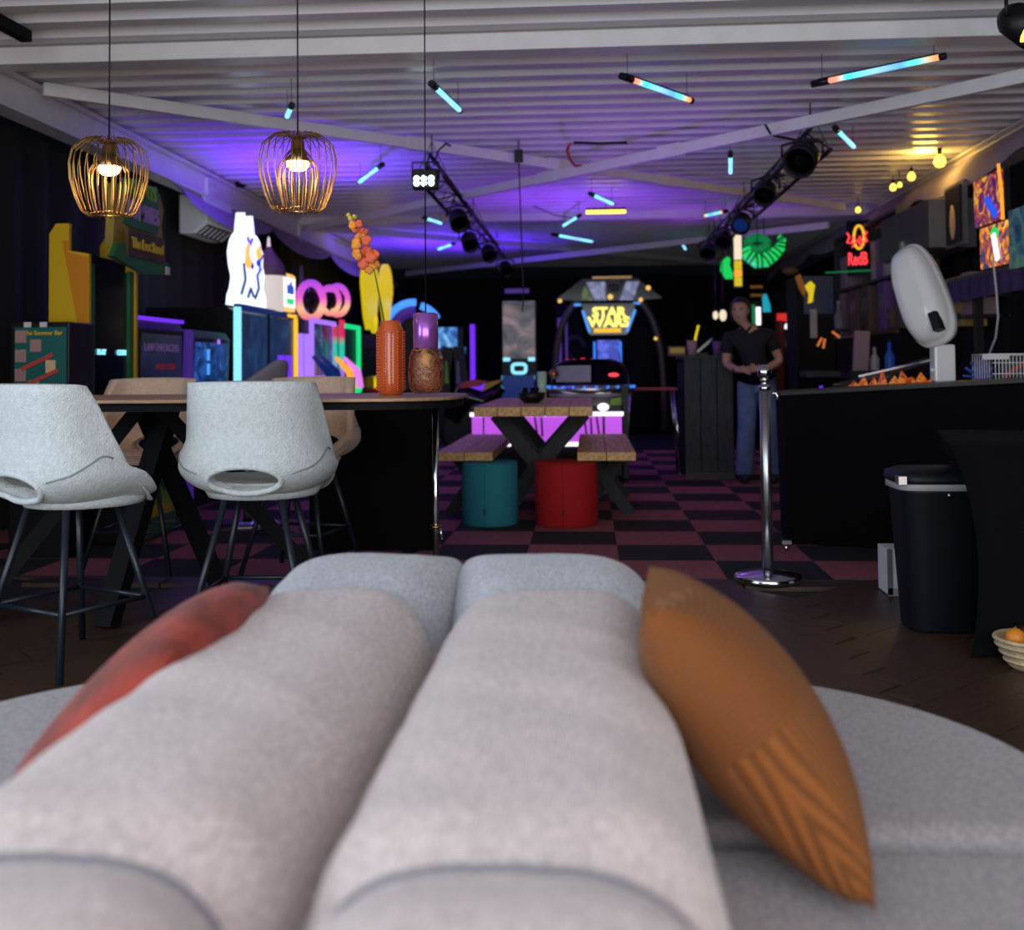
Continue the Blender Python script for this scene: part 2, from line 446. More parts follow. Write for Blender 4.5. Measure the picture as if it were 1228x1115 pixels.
def roll(name, x0, x1, y0, y1, e0, e1, zt=ZT, zb=.30, box=0):
    """padded back roll from y0 to y1; e0/e1: 'seam' pinches slightly, 'end' curves down to the floor side"""
    xc, hw = (x0 + x1) / 2, (x1 - x0) / 2
    def fn(u, v):
        q = PI * (1 - u)                       # left to right over the top
        cx, sz = math.cos(q), math.sin(q)
        px, pz = .52, .56
        if box:
            inner = (cx > 0) == (box < 0); b_ = smooth(0, .45, v)
            px += ((.20 if inner else .55) - px) * b_; pz += ((.22 if inner else .46) - pz) * b_
        ex = math.copysign(abs(cx) ** px, cx); ez = abs(sz) ** pz
        y = y0 + (y1 - y0) * v; k = 1.0; kx = 1.0
        L = y1 - y0
        if e1 == 'end':
            s_ = math.sin(v * PI / 2); y = y0 + L * s_; k = max(0, 1 - s_ ** 3.2) ** .42; kx = 1 - .16 * s_ ** 4
        elif e0 == 'end':
            s_ = math.sin((1 - v) * PI / 2); y = y1 - L * s_; k = max(0, 1 - s_ ** 3.2) ** .42; kx = 1 - .16 * s_ ** 4
        d = 0
        for e, t in ((e0, v * L), (e1, (1 - v) * L)):
            if e == 'seam': d += .026 * math.exp(-(t / .040) ** 2)
        if box: d -= .022 * smooth(0, .4, v)
        wob = .002 * math.sin(y * 23 + ex * 3) + .0015 * math.sin(y * 41 + 1 + ex * 5)
        return ((xc - (xc - XM) * (1 - kx)) + (hw - d * .7) * ex * kx, y, zb + (zt - zb - d + wob) * ez * k)
    ob_ = MB().grid(fn, 40, 36).build(name, 'sofa_end' if e1 == 'end' else 'sofa_fabric', sofa)
    if e1 == 'seam' and e0 == 'seam':
        for v_ in (0, 1): MB().tube([fn(i / 40, v_) for i in range(2, 39)], .0055, 6).build('seam_piping', 'sofa_seam', ob_)
    return ob_
for x0, x1 in ((-.665, XM), (XM, .135)):
    roll('back_cushion', x0, x1, .92, 2.02, 'seam', 'seam')
    roll('back_end_panel', x0, x1, 2.02, 2.56, 'seam', 'end', ZT, box=-1 if x0 < XM - .1 else 1)
    roll('back_end_panel', x0, x1, .35, .92, 'end', 'seam', ZT)
# seats: plan with a rounded outer corner
def seat(sg, y0, y1, round_end, z=.352, xin=.30, xo=1.06):
    pts = []
    if round_end:
        R = .62
        pts = [(xin, y0), (xo, y0)] + [(xo - R + R * math.cos(a), y1 - R + R * math.sin(a)) for a in [PI / 2 * i / 14 for i in range(15)]] + [(xin, y1)]
    else:
        pts = [(xin, y0), (xo, y0), (xo, y1), (xin, y1)]
    pts = [(XM + sg * x, y) for x, y in pts]
    b = MB().prism(pts, .14, z - .14, 'XY').build('seat_cushion', 'sofa_fabric_shaded', sofa, bevel=.05, seg=5)
    return b
for sg in (1, -1):
    seat(sg, 1.60, 2.44, True); seat(sg, .35, 1.59, False, .345)
    MB().prism([(XM + sg * x, y) for x, y in ((.28, .40), (.98, .40), (.98, 1.9), (.62, 2.3), (.28, 2.33))], .02, .13, 'XY').build('plinth', 'black_cloth', sofa)
MB().box((XM, 1.37, .30), (.62, 1.9, .36)).build('back_frame', 'sofa_fabric', sofa, bevel=.04)
# ---------------------------------------------------------------- scatter cushions
def pillow_mesh(a, b, t, n=26, pinch=.12):
    mb = MB()
    for sg in (1, -1):
        def fn(u, v):
            x, y = 2 * u - 1, 2 * v - 1
            h = max(0, (1 - x * x) * (1 - y * y)) ** .42
            return (a * x * (1 - pinch * (1 - y * y)), b * y * (1 - pinch * (1 - x * x)), sg * t * h)
        mb.grid(fn, n, n, flip=sg < 0)
    return mb
def frame_rot(ax, ay):
    ax = Vector(ax).normalized(); ay = Vector(ay); ay = (ay - ax * ay.dot(ax)).normalized(); az = ax.cross(ay)
    return Matrix((ax, ay, az)).transposed().to_euler()
def corduroy(name, col):
    m, nt, b = _new(name); tc = nt.nodes.new('ShaderNodeTexCoord')
    sx = nt.nodes.new('ShaderNodeSeparateXYZ'); nt.links.new(tc.outputs['Object'], sx.inputs[0])
    mu = nt.nodes.new('ShaderNodeMath'); mu.operation = 'MULTIPLY'; nt.links.new(sx.outputs['X'], mu.inputs[0]); nt.links.new(sx.outputs['Y'], mu.inputs[1])
    gt = nt.nodes.new('ShaderNodeMath'); gt.operation = 'GREATER_THAN'; gt.inputs[1].default_value = 0; nt.links.new(mu.outputs[0], gt.inputs[0])
    ws = []
    for d in 'XY':
        wv = nt.nodes.new('ShaderNodeTexWave'); wv.bands_direction = d; wv.inputs['Scale'].default_value = 36; wv.inputs['Distortion'].default_value = .6
        nt.links.new(tc.outputs['Object'], wv.inputs['Vector']); ws.append(wv)
    mx = nt.nodes.new('ShaderNodeMix'); nt.links.new(gt.outputs[0], mx.inputs[0]); nt.links.new(ws[0].outputs['Fac'], mx.inputs[2]); nt.links.new(ws[1].outputs['Fac'], mx.inputs[3])
    r = nt.nodes.new('ShaderNodeValToRGB'); r.color_ramp.elements[0].color = (*[c * .55 for c in col], 1); r.color_ramp.elements[1].color = (*col, 1); r.color_ramp.elements[0].position = .1; r.color_ramp.elements[1].position = .6
    nt.links.new(mx.outputs[0], r.inputs[0]); nt.links.new(r.outputs[0], b.inputs['Base Color'])
    bp = nt.nodes.new('ShaderNodeBump'); bp.inputs['Strength'].default_value = .8; bp.inputs['Distance'].default_value = .004
    nt.links.new(mx.outputs[0], bp.inputs['Height']); nt.links.new(bp.outputs[0], b.inputs['Normal'])
    b.inputs['Roughness'].default_value = .9; b.inputs['Sheen Weight'].default_value = .08; b.inputs['Sheen Tint'].default_value = (1, .6, .3, 1)
corduroy('orange_cord', (.235, .072, .010))
NT, NB_, FT = Vector((.09, 1.37, .69)), Vector((.315, 1.37, .39)), Vector((.115, 1.80, .665))
ctr = (NB_ + FT) / 2
oc = thing('throw_pillow', 'ochre orange corduroy pillow propped on the right of the grey sofa', 'pillow', ctr)
pm = pillow_mesh(.222, .222, .10).build('cover', 'orange_cord', oc, rot=frame_rot(FT - NT, NB_ - NT))
mat('red_velvet', (.23, .026, .013), .8, var=.6, scale=14, bump=.3, bscale=60, sheen=.08)
rp = thing('throw_pillow', 'rust red crushed velvet pillow propped on the left of the grey sofa', 'pillow', (-.735, 1.72, .440))
pillow_mesh(.27, .235, .10, pinch=-.16).build('cover', 'red_velvet', rp, rot=frame_rot((-.05, 1, -.03), (-.28, 0, -.34)))
mat('tag_grey', (.25, .28, .32), .6)
MB().box((.06, -.10, .12), (.012, .03, .02)).build('care_tag', 'tag_grey', rp, rot=(0, .3, .2))
# ---------------------------------------------------------------- bar stools
def make_stool(m, label):
    root = thing('bar_stool', label, 'bar stool', group='upholstered stools round the tall table')
    # shell: back at -y
    def fn(u, v):
        th = 2 * PI * u - PI                    # 0 = back
        s = 1 - smooth(1.2, 1.66, abs(th))
        arm = 1 - smooth(1.5, 2.5, abs(th))
        H = .592 + .262 * s + .120 * arm; zb = min(.675, H)
        if v < .5:
            q = v / .5; ang = q * PI / 2
            r = .285 * math.sin(ang) ** .8; z = zb - (zb - .555) * math.cos(ang) ** 1.1
        else:
            q = (v - .5) / .5; z = zb + (H - zb) * q
            r = .285 - .036 * smooth(0, .45, q) * s - .010 * q
            low = 1 - smooth(.0, .06, H - zb); r -= .035 * q * low; z += .010 * math.sin(q * PI) * low - .004 * q * low
        cx, cy = math.sin(th), -math.cos(th)
        ee = 2.6 if cy < 0 else 2.6 - .5 * cy
        k = 1 / (abs(cx) ** ee + abs(cy) ** ee) ** (1 / ee)
        k = 1 + (k - 1) * .8
        x = r * k * cx; y = r * k * cy * .92
        if v > .5: y -= .05 * ((v - .5) / .5) * s
        return (x, y, z)
    sh = MB().grid(fn, 56, 22, wrapu=True).build('shell', m, root)
    so = sh.modifiers.new('s', 'SOLIDIFY'); so.thickness = .045; so.offset = -1
    cut = MB().tube([(0, -.5, .633), (0, -.10, .633)], .5, 32).build('cutter', m)
    for v in cut.data.vertices:
        v.co.x *= .25; v.co.z = .633 + (v.co.z - .633) * .092
    bo = sh.modifiers.new('b', 'BOOLEAN'); bo.object = cut; bo.operation = 'DIFFERENCE'; bo.solver = 'EXACT'
    bake(sh); bpy.data.objects.remove(cut)
    rim = []
    for i in range(40):
        a = 2 * PI * i / 40; x = .130 * math.cos(a); z = .633 + .050 * math.sin(a)
        # follow the shell surface
        best = min((fn(.5 + math.atan2(x, .26) / (2 * PI), j / 80) for j in range(20, 60)), key=lambda p: abs(p[2] - z))
        rim.append((x, best[1] + .006, z))
    MB().tube(rim, .011, 8, True).build('hole_piping', m, root)
    # seam lines running from the hole to the sides
    for sx in (-1, 1):
        pts = []
        for i in range(13):
            t = i / 12; u = .5 + sx * (.095 + .13 * t); p = Vector(fn(u, .44 + .20 * t)); c = Vector((0, 0, p.z)); pts.append(p + (p - c).normalized() * .001)
        MB().tube(pts, .0035, 6).build('seam', 'seam_thread', root)
    MB().lathe([(.0, .02), (.12, .02), (.19, .012), (.215, -.005), (.2, -.03), (0, -.04)], (0, .05, .583), 28).build('seat_cushion', m, root)
    MB().box((0, 0, .556), (.20, .20, .014)).build('mount_plate', 'stool_leg', root)
    for sx, sy in ((-1, -1), (1, -1), (1, 1), (-1, 1)):
        MB().tube([(sx * .10, sy * .10, .56), (sx * .225, sy * .215, .012)], .0125, 10).build('leg', 'stool_leg', root)
    ring = [(sx * .178, sy * .173, .22) for sx, sy in ((-1, -1), (1, -1), (1, 1), (-1, 1))]
    for i in range(4): MB().tube([ring[i], ring[(i + 1) % 4]], .009, 8).build('footrest_bar', 'stool_leg', root)
    return root
s0 = make_stool('stool_fabric', 'pale blue-grey boucle bar stool cut by the left edge, turned to the right')
s1 = copy_tree(s0); s1['label'] = 'pale blue-grey boucle bar stool with its back square to the viewer'
s2 = make_stool('stool_beige', 'beige bar stool behind the tall table below the left pendant lamp')
s3 = copy_tree(s2); s3['label'] = 'beige bar stool behind the tall table nearest the orange vase'
p = atY(88, 440, 3.70); s0.location = (p.x, 3.70, 0); s0.rotation_euler.z = math.radians(-27)
p = atY(312, 440, 3.95); s1.location = (p.x, 3.95, 0); s1.rotation_euler.z = math.radians(3)
p = atY(172, 440, 5.42); s2.location = (p.x, 5.42, 0); s2.rotation_euler.z = PI
p = atY(362, 440, 5.35); s3.location = (p.x, 5.35, 0); s3.rotation_euler.z = PI - .2
# ---------------------------------------------------------------- tall table
ZTB = .905
xr = atY(556, 478, 4.5).x
tb = thing('bar_table', 'long tall table with thin wooden top and black crossed legs', 'table', (-1.6, 4.55, 0))
def tabletop(x0, x1, y0, y1, z0, z1, tap):
    pts = [(x0, y0)] + [(x1 - .12 - .28 * (1 - math.sin(a)) * 0 + .0, 0) for a in ()]
    n = 14; r = (y1 - y0) / 2
    arc = [(x1 - .30 + .30 * math.cos(a), (y0 + y1) / 2 + r * math.copysign(abs(math.sin(a)) ** .6, math.sin(a))) for a in [-PI / 2 + PI * i / n for i in range(n + 1)]]
    return [(x0, y0)] + arc + [(x0, y1)]
tp = tabletop(-1.2, xr + 1.6, -.46, .46, 0, 0, 0)
MB().prism(tp, ZTB - .014, .014, 'XY').build('top', 'oak_top', tb, bevel=.004)
tpu = [(x * .985 + (.0), y * .93) for x, y in tp]
MB().prism(tpu, ZTB - .045, .0305, 'XY').build('underside', 'black_matte', tb)
cx = atY(205, 490, 4.55).x + 1.6
for a, b, y in (((cx - .12, -.05, .86), (cx - .72, -.32, .0), 0), ((cx - .03, .05, .86), (cx - .13, -.34, .0), 0), ((cx - .16, .08, .86), (cx + .10, .36, .0), 0), ((cx - .05, .0, .86), (cx + .62, .34, .0), 0)):
    MB().bar(a, b, .085, .06).build('leg', 'black_matte', tb)
MB().box((cx - .09, 0, .853), (.40, .30, .012)).build('mount_plate', 'grey_dark', tb)
# slim steel pole at the table's right end
pp = atY(522, 490, 4.75)
po = thing('support_pole', 'slim chrome pole with clamp ring under the right end of the tall table', 'pole', (pp.x, 4.75, 0))
MB().lathe([(.0, 0), (.11, 0), (.11, .008), (.02, .014), (.0125, .02)], n=20).build('base', 'chrome', po)
MB().tube([(0, 0, .015), (0, 0, .858)], .0135, 14).build('tube', 'chrome', po)
MB().lathe([(.0135, .315), (.026, .315), (.026, .33), (.0135, .33)], n=16).build('clamp_ring', 'brass', po)
MB().tube([(.02, -.01, .318), (.03, -.012, .27)], .006, 8).build('clamp_lever', 'chrome', po)
# dark panel standing behind the table
a, b = atY(372, 490, 5.95), atY(523, 490, 5.95)
scn = thing('low_partition', 'low black cloth-covered partition behind the tall table', 'partition', ((a.x + b.x) / 2, 5.95, 0))
MB().box((0, 0, .43), (b.x - a.x, .05, .82)).build('panel', 'black_cloth', scn)
MB().box((0, 0, .855), (b.x - a.x, .07, .03)).build('top_rail', 'black_satin', scn)
for sx in (-1, 1): MB().box((sx * (b.x - a.x - .3) / 2, 0, .01), (.06, .4, .02)).build('foot', 'black_satin', scn)
# ---------------------------------------------------------------- vase, flower, pendants
vp = atY(469, 474, 4.55)
vz = thing('vase', 'glossy orange ribbed vase with rows of studs on the tall table', 'vase', (vp.x, 4.55, ZTB))
k = 4.55 / 1300
prof = [(0, 0), (12 * k, 0), (14 * k, 2 * k), (15.5 * k, 6 * k), (16 * k, 16 * k), (16 * k, 72 * k), (15 * k, 80 * k), (12.5 * k, 86 * k), (12 * k, 90 * k), (10.5 * k, 90 * k), (10.5 * k, 70 * k), (0, 66 * k)]
MB().lathe(prof, n=36, cap=False).build('body', 'terracotta', vz)
for a in range(12):
    q = a / 12 * 2 * PI + .2; mb = MB()
    for i in range(21): mb.ball((16.3 * k * math.cos(q), 16.3 * k * math.sin(q), (7 + i * 3.45) * k), 1.7 * k, 4)
    mb.build('stud_row', 'terracotta', vz)
fs = thing('flower_stem', 'tall orange artificial snapdragon stem standing in the orange vase', 'flower', (vp.x, 4.55, ZTB + .25))
spts = [(461, 388), (456, 360), (449, 325), (440, 300), (431, 280), (421, 258)]
sp = [atY(x, y, 4.55) - Vector((vp.x, 4.55, ZTB + .25)) for x, y in spts]
MB().tube([(0.01, 0, -.03)] + sp, [.004, .004, .0035, .003, .0025, .002, .0015], 6).build('stem', 'stem_green', fs)
blooms = [(449, 318, 7, 0), (437, 316, 8, 1), (430, 305, 8, 0), (438, 300, 9, 1), (429, 293, 8, 0), (445, 309, 8, 1), (452, 305, 7, 1), (432, 285, 8, 0), (427, 275, 7, 1), (436, 277, 6, 1), (424, 270, 6, 0), (431, 268, 5, 1), (440, 288, 7, 1), (421, 262, 4, 2), (418, 258, 3, 2), (425, 260, 3.4, 2), (443, 323, 6, 0)]
rr = random.Random(5)
for x, y, r, c in blooms:
    P = atY(x, y, 4.55 + rr.uniform(-.02, .02)) - Vector((vp.x, 4.55, ZTB + .25)); R = r * k
    mb = MB()
    if c == 2: mb.ball((0, 0, 0), R, 7)
    else:
        for j in range(5):
            q = j / 5 * 2 * PI + rr.random(); d = Vector((math.cos(q) * .6, -.5, math.sin(q) * .6)); 
            mb.ball(tuple(d * R * .7), R * .60, 7, (1, .6, 1))
    mb.build('bloom', ('petal_orange', 'petal_coral', 'petal_bud')[c], fs, loc=P, rot=(rr.uniform(-.5, .5), rr.uniform(-.5, .5), rr.uniform(-.6, .6)))
def cage(label, px, pyt, pyb, Y, topx):
    top = atY(px, pyt, Y); bot = atY(px, pyb, Y); h = top.z - bot.z; R = 47 * Y / 1300
    o = thing('pendant_lamp', label, 'lamp', (top.x, Y, bot.z), group='brass wire cage pendants')
    zc = h
    MB().tube([(0, 0, h * .92), (0.0, 0, ZC - bot.z - .05)], .0035, 6).build('cord', 'black_satin', o)
    MB().lathe([(.05, ZC - bot.z - .08), (.05, ZC - bot.z - .045), (0, ZC - bot.z - .045)], n=16, cap=False).build('ceiling_rose', 'black_satin', o)
    MB().lathe([(.0, h * .99), (.012, h * .99), (.014, h * .93), (.028, h * .9), (.030, h * .74), (.060, h * .64), (.055, h * .63), (0, h * .70)], n=20, cap=False).build('socket', 'brass', o)
    bl = MB().lathe([(0, h * .52), (.030, h * .53), (.045, h * .58), (.048, h * .63), (.03, h * .66), (0, h * .66)], n=16, cap=False).build('bulb', 'warm_bulb', o)
    op = [(.02, .93), (.055, .985), (.10, .97), (.145, .85), (.158, .66), (.154, .46), (.135, .24), (.11, .06), (.085, 0), (.07, .03)]
    ip = [(.026, .80), (.05, .72), (.078, .58), (.082, .42), (.072, .22), (.06, .08), (.055, .03)]
    sc = R / .158
    def wire(prof, nm):
        pts = []
        for i in range(len(prof) - 1):
            for t in (0, .5):
                r = prof[i][0] * (1 - t) + prof[i + 1][0] * t; z = prof[i][1] * (1 - t) + prof[i + 1][1] * t
                pts.append((r * sc, 0, z * h))
        pts.append((prof[-1][0] * sc, 0, prof[-1][1] * h))
        me = MB().tube(pts, .0024, 5).mesh(nm); me.materials.append(M['brass']); return me
    a, b = wire(op, 'outer_wire'), wire(ip, 'inner_wire')
    for i in range(26): put('outer_wire', a, 'brass', o, rot=(0, 0, i / 26 * 2 * PI))
    for i in range(16): put('inner_wire', b, 'brass', o, rot=(0, 0, (i + .5) / 16 * 2 * PI))
    ring = [(.07 * sc * math.cos(q), .07 * sc * math.sin(q), .03 * h) for q in [2 * PI * i / 28 for i in range(28)]]
    MB().tube(ring, .003, 5, True).build('bottom_ring', 'brass', o)
    l = bpy.data.lights.new('pendant_glow', 'POINT'); l.energy = 1.6; l.color = (1, .62, .28); l.shadow_soft_size = .03
    lo = bpy.data.objects.new('pendant_glow', l); COL.objects.link(lo); lo.location = (top.x, Y, bot.z + h * .45)
    return o
cage('brass wire cage pendant lamp at the left, in front of the yellow arcade cabinet', 131, 166, 259, 4.45, 141)
cage('brass wire cage pendant lamp hanging over the square-backed stool', 357, 160, 254, 4.45, 361)
Y = 4.38; bo = atY(511, 474, Y); kk = Y / 1300
gl = thing('pendant_lamp', 'low pendant lamp with lilac metal sleeve and amber crackle glass beside the vase', 'lamp', (bo.x, Y, ZTB + .012))
MB().lathe([(0, 0), (14 * kk, 0), (19 * kk, 4 * kk), (21 * kk, 14 * kk), (21.5 * kk, 28 * kk), (20 * kk, 44 * kk), (17 * kk, 52 * kk), (14 * kk, 55 * kk), (12.5 * kk, 53 * kk), (15.5 * kk, 50 * kk), (18.4 * kk, 43 * kk), (19.9 * kk, 28 * kk), (19.4 * kk, 14 * kk), (17.6 * kk, 6 * kk), (13 * kk, 1.8 * kk), (0, 1.8 * kk)], n=36, cap=False).build('glass_shade', 'amber_glass', gl)
MB().lathe([(12 * kk, 52 * kk), (15 * kk, 55 * kk), (15 * kk, 95 * kk), (12 * kk, 97 * kk), (0, 97 * kk)], n=30, cap=False).build('sleeve', 'lilac_metal', gl)
MB().lathe([(0, 30 * kk), (7 * kk, 32 * kk), (8 * kk, 40 * kk), (5 * kk, 52 * kk), (0, 55 * kk)], n=14, cap=False).build('bulb', 'white_plastic', gl)
MB().tube([(0, 0, 96 * kk), (.004, 0, ZC - ZTB - .07)], .003, 6).build('cord', 'black_satin', gl)
# ---------------------------------------------------------------- picnic table, benches, poufs
def plank_slab(root, x0, x1, y0, y1, z, th, nb, m='picnic_wood'):
    wv = (x1 - x0) / nb; me = MB().box((0, 0, 0), (wv - .004, y1 - y0, th)).mesh('board'); me.materials.append(M[m])
    for i in range(nb): put('board', me, m, root, bevel=.004, loc=(x0 + wv * (i + .5), (y0 + y1) / 2, z - th / 2))
pa, pc = atY(568, 490, 6.9), atY(711, 490, 6.9)
PTX = (pa.x + pc.x) / 2; PW = pc.x - pa.x
pt = thing('picnic_table', 'wooden picnic table with dark crossed legs in the middle of the room', 'table', (PTX, 6.9, 0))
plank_slab(pt, -PW / 2, PW / 2, 0, 2.0, .765, .06, 5)
for y in (.50, .80, 1.7):
    MB().bar((-PW / 2 + .10, y, .70), (.04, y + .02, .30), .045, .10).build('leg', 'charred_wood', pt)
    MB().bar((PW / 2 - .06, y + .05, .70), (-.05, y + .06, .28), .045, .10).build('leg', 'charred_wood', pt)
    MB().bar((.0, y + .03, .34), (-.24, y + .02, .0), .045, .10).build('leg', 'charred_wood', pt)
    MB().bar((.0, y + .03, .34), (.24, y + .03, .0), .045, .10).build('leg', 'charred_wood', pt)
MB().bar((0, .5, .36), (0, 1.72, .36), .05, .08).build('stretcher', 'charred_wood', pt)
def bench(px0, px1, Y, label):
    A, B = atY(px0, 545, Y), atY(px1, 545, Y); wd = B.x - A.x
    o = thing('bench', label, 'bench', ((A.x + B.x) / 2, Y, 0), group='picnic benches')
    plank_slab(o, -wd / 2, wd / 2, 0, 1.9, .47, .055, 2)
    for y in (.55, 1.5):
        MB().bar((-wd / 2 + .06, y, .42), (wd / 2 - .02, y, .0), .04, .08).build('leg', 'charred_wood', o)
        MB().bar((wd / 2 - .06, y + .05, .42), (-wd / 2 + .02, y + .05, .0), .04, .08).build('leg', 'charred_wood', o)
    return o
bench(692, 763, 6.98, 'wooden bench right of the picnic table, behind the red pouf')
bench(522, 591, 7.0, 'wooden bench left of the picnic table, behind the teal pouf')
def pouf(px, py, Y, r, h, m, label):
    c = atZ(px, py, 0); o = thing('pouf', label, 'pouf', (c.x, c.y + r, 0))
    MB().lathe([(0, 0), (r * .95, 0), (r, .015), (r * 1.01, h * .5), (r, h - .025), (r * .97, h - .008), (r * .90, h), (0, h + .006)], n=36, cap=False).build('body', m, o)
    MB().lathe([(r * .955, h - .004), (r * .985, h + .002), (r * 1.0, h - .012)], n=36, cap=False).build('piping', m, o)
    MB().tube([(-.02, -r * 1.012, .01), (-.02, -r * 1.022, h * .5), (-.02, -r * 1.012, h - .02)], .003, 5).build('side_seam', m, o)
    MB().box((-.02, -r * 1.02, h * .25), (.012, .006, .03)).build('label_tag', 'black_satin', o)
pouf(585, 633, 6.48, .182, .405, 'pouf_teal', 'round teal fabric pouf beside the picnic table')
pouf(679, 634, 6.42, .203, .405, 'pouf_red', 'round red fabric pouf beside the picnic table')
b = atZ(646, 478, .765)
bw = thing('bowl', 'black bowl on the picnic table', 'bowl', (b.x, 7.6, .765))
MB().lathe([(0, 0), (.05, 0), (.085, .03), (.10, .075), (.094, .075), (.08, .035), (.045, .012), (0, .012)], n=24, cap=False).build('body', 'black_satin', bw)
for i, (x, y) in enumerate(((-.045, 0), (.03, .03), (.01, -.04))):
    MB().lathe([(0, 0), (.018, 0), (.02, .09), (.017, .09), (.015, .006), (0, .006)], (x, y, .02), 12, cap=False).build('shot_glass', 'clear_glass', bw)
cp = atY(650, 462, 7.85)
cu = thing('tumbler', 'pale green tumbler behind the black bowl on the picnic table', 'cup', (cp.x, 7.85, .765))
MB().lathe([(0, 0), (.030, 0), (.036, .22), (.033, .22), (.027, .008), (0, .008)], n=20, cap=False).build('body', 'pale_green', cu)
# ---------------------------------------------------------------- red tall chair
c = atZ(782, 567, 0)
ch = thing('bar_chair', 'tall red chair with chrome sled legs beside the plank booth', 'chair', (c.x, c.y, 0))
q = c.y / 1300
def X(px): return (px - 785) * q
MB().box((0, 0, .80), (60 * q, .40, .025)).build('seat', 'red_vinyl', ch, bevel=.01)
MB().grid(lambda u, v: (X(760) - .10 * v ** 1.5 - .03 * math.sin(v * PI) + .0, -.20 + .40 * u, .80 + .36 * v), 8, 10).build('backrest', 'red_vinyl', ch)
ob = ch.children[-1]; so = ob.modifiers.new('s', 'SOLIDIFY'); so.thickness = .025
for sx in (-1, 1):
    for i, y in enumerate((-.19, -.09, .03, .15)):
        MB().tube([(sx * 25 * q, y, .79), (sx * 29 * q, y - .01, .40), (sx * 31 * q, y - .02, .012)], .012, 8).build('leg', 'chrome', ch)
    MB().tube([(sx * 31 * q, -.21, .012), (sx * 31 * q, .13, .012)], .012, 8).build('sled_runner', 'chrome', ch)
# ---------------------------------------------------------------- plank booth with things on it
A, B = atZ(822, 574, 0), atZ(881, 574, 0); YB = A.y
bt = thing('plank_booth', 'dark plank-clad service booth beside the standing person', 'booth', ((A.x + B.x) / 2, YB, 0))
wd = B.x - A.x; hb = atY(850, 426, YB).z
me = MB().box((0, 0, 0), (wd / 3 - .006, .03, hb - .06)).mesh('plank'); me.materials.append(M['booth_wood'])
for i in range(3): put('plank', me, 'booth_wood', bt, bevel=.004, loc=(-wd / 2 + wd / 3 * (i + .5), 0, hb / 2))
MB().box((0, .45, hb / 2 - .02), (wd - .02, .85, hb - .08)).build('carcass', 'black_matte', bt)
MB().box((0, .42, hb - .015), (wd + .01, .95, .03)).build('counter_top', 'booth_wood', bt)
MB().box((0, -.01, .03), (wd, .04, .06)).build('kick_plate', 'grey_dark', bt)
side = atY(790, 424, YB + .4)
bx = thing('snack_box', 'small cardboard tray with a yellow face left of the plank booth top', 'box', (atY(814, 424, YB + .3).x, YB + .30, hb))
MB().box((-.02, 0, .045), (.16, .12, .09)).build('tray', 'card_brown', bx, bevel=.004)
MB().box((-.02, -.062, .05), (.13, .004, .05)).build('front_label', 'gold_print', bx)
for n_, (px, w_, h_, m_, lab) in enumerate(((830, .05, .14, 'card_pink', 'pink paper cup holding a yellow straw tube on the plank booth'), (860, .045, .13, 'card_purple', 'dim purple paper cup on the plank booth nearest the person'))):
    t_ = atY(px, 424, YB + .2); o = thing('paper_cup', lab, 'cup', (t_.x, YB + .2, hb))
    MB().lathe([(0, 0), (w_ * .75, 0), (w_, h_), (w_ * .92, h_), (w_ * .68, .01), (0, .01)], n=18, cap=False).build('body', m_, o)
    MB().lathe([(w_, h_ - .008), (w_ * 1.06, h_ - .004), (w_, h_)], n=18, cap=False).build('rim', m_, o)
t_ = atY(834, 412, YB + .2)
o = thing('glow_stick', 'small glowing yellow stick standing in the pink cup', 'glow stick', (t_.x, YB + .2, hb + .02))
MB().tube([(0, 0, 0), (.0, 0, .14), (.03, 0, .26)], [.008, .012, .012], 8).build('tube', 'yellow_glow', o)
MB().lathe([(.014, .0), (.014, .03), (0, .03)], n=8).build('cap', 'black_satin', o)
t_ = atY(843, 424, YB + .25)
o = thing('desk_phone', 'dark handset on a slanted arm on the plank booth', 'phone', (t_.x, YB + .25, hb))
MB().box((0, 0, .015), (.10, .08, .03)).build('base', 'black_satin', o, bevel=.006)
MB().bar((-.06, -.02, .03), (.09, -.02, .16), .03, .025).build('handset', 'black_gloss', o)
# ---------------------------------------------------------------- rope stanchion
c = atZ(921, 697, 0); c.z = 0
st = thing('stanchion', 'polished steel barrier post with ball top on a round base', 'stanchion', (c.x, c.y, 0))
q = c.y / 1300
MB().lathe([(0, 0), (.155, 0), (.16, .008), (.158, .030), (.15, .036), (.06, .052), (.028, .056)], n=40, cap=False).build('base', 'chrome', st)
MB().tube([(0, 0, .05), (0, 0, .915)], .026, 20).build('post', 'steel', st)
MB().lathe([(.027, .90), (.030, .905), (.030, .918), (.018, .926), (.016, .94), (.022, .945), (.022, .952), (.014, .956)], n=20, cap=False).build('collar', 'chrome', st)
MB().ball((0, 0, .985), .036, 12).build('ball_top', 'chrome', st)
MB().tube([(.028, 0, .885), (.05, -.005, .885), (.06, -.005, .87), (.055, -.005, .855)], .006, 8).build('rope_hook', 'chrome', st)
c = atZ(943, 662, 0)
o = thing('clamp', 'small metal table-skirt clamp standing at the corner of the black counter', 'clamp', (c.x, c.y, 0))
MB().box((0, 0, .055), (.05, .04, .02)).build('bracket', 'steel', o)
MB().ball((0, 0, .022), .018, 8, (.8, .8, 1.2)).build('weight', 'chrome', o)
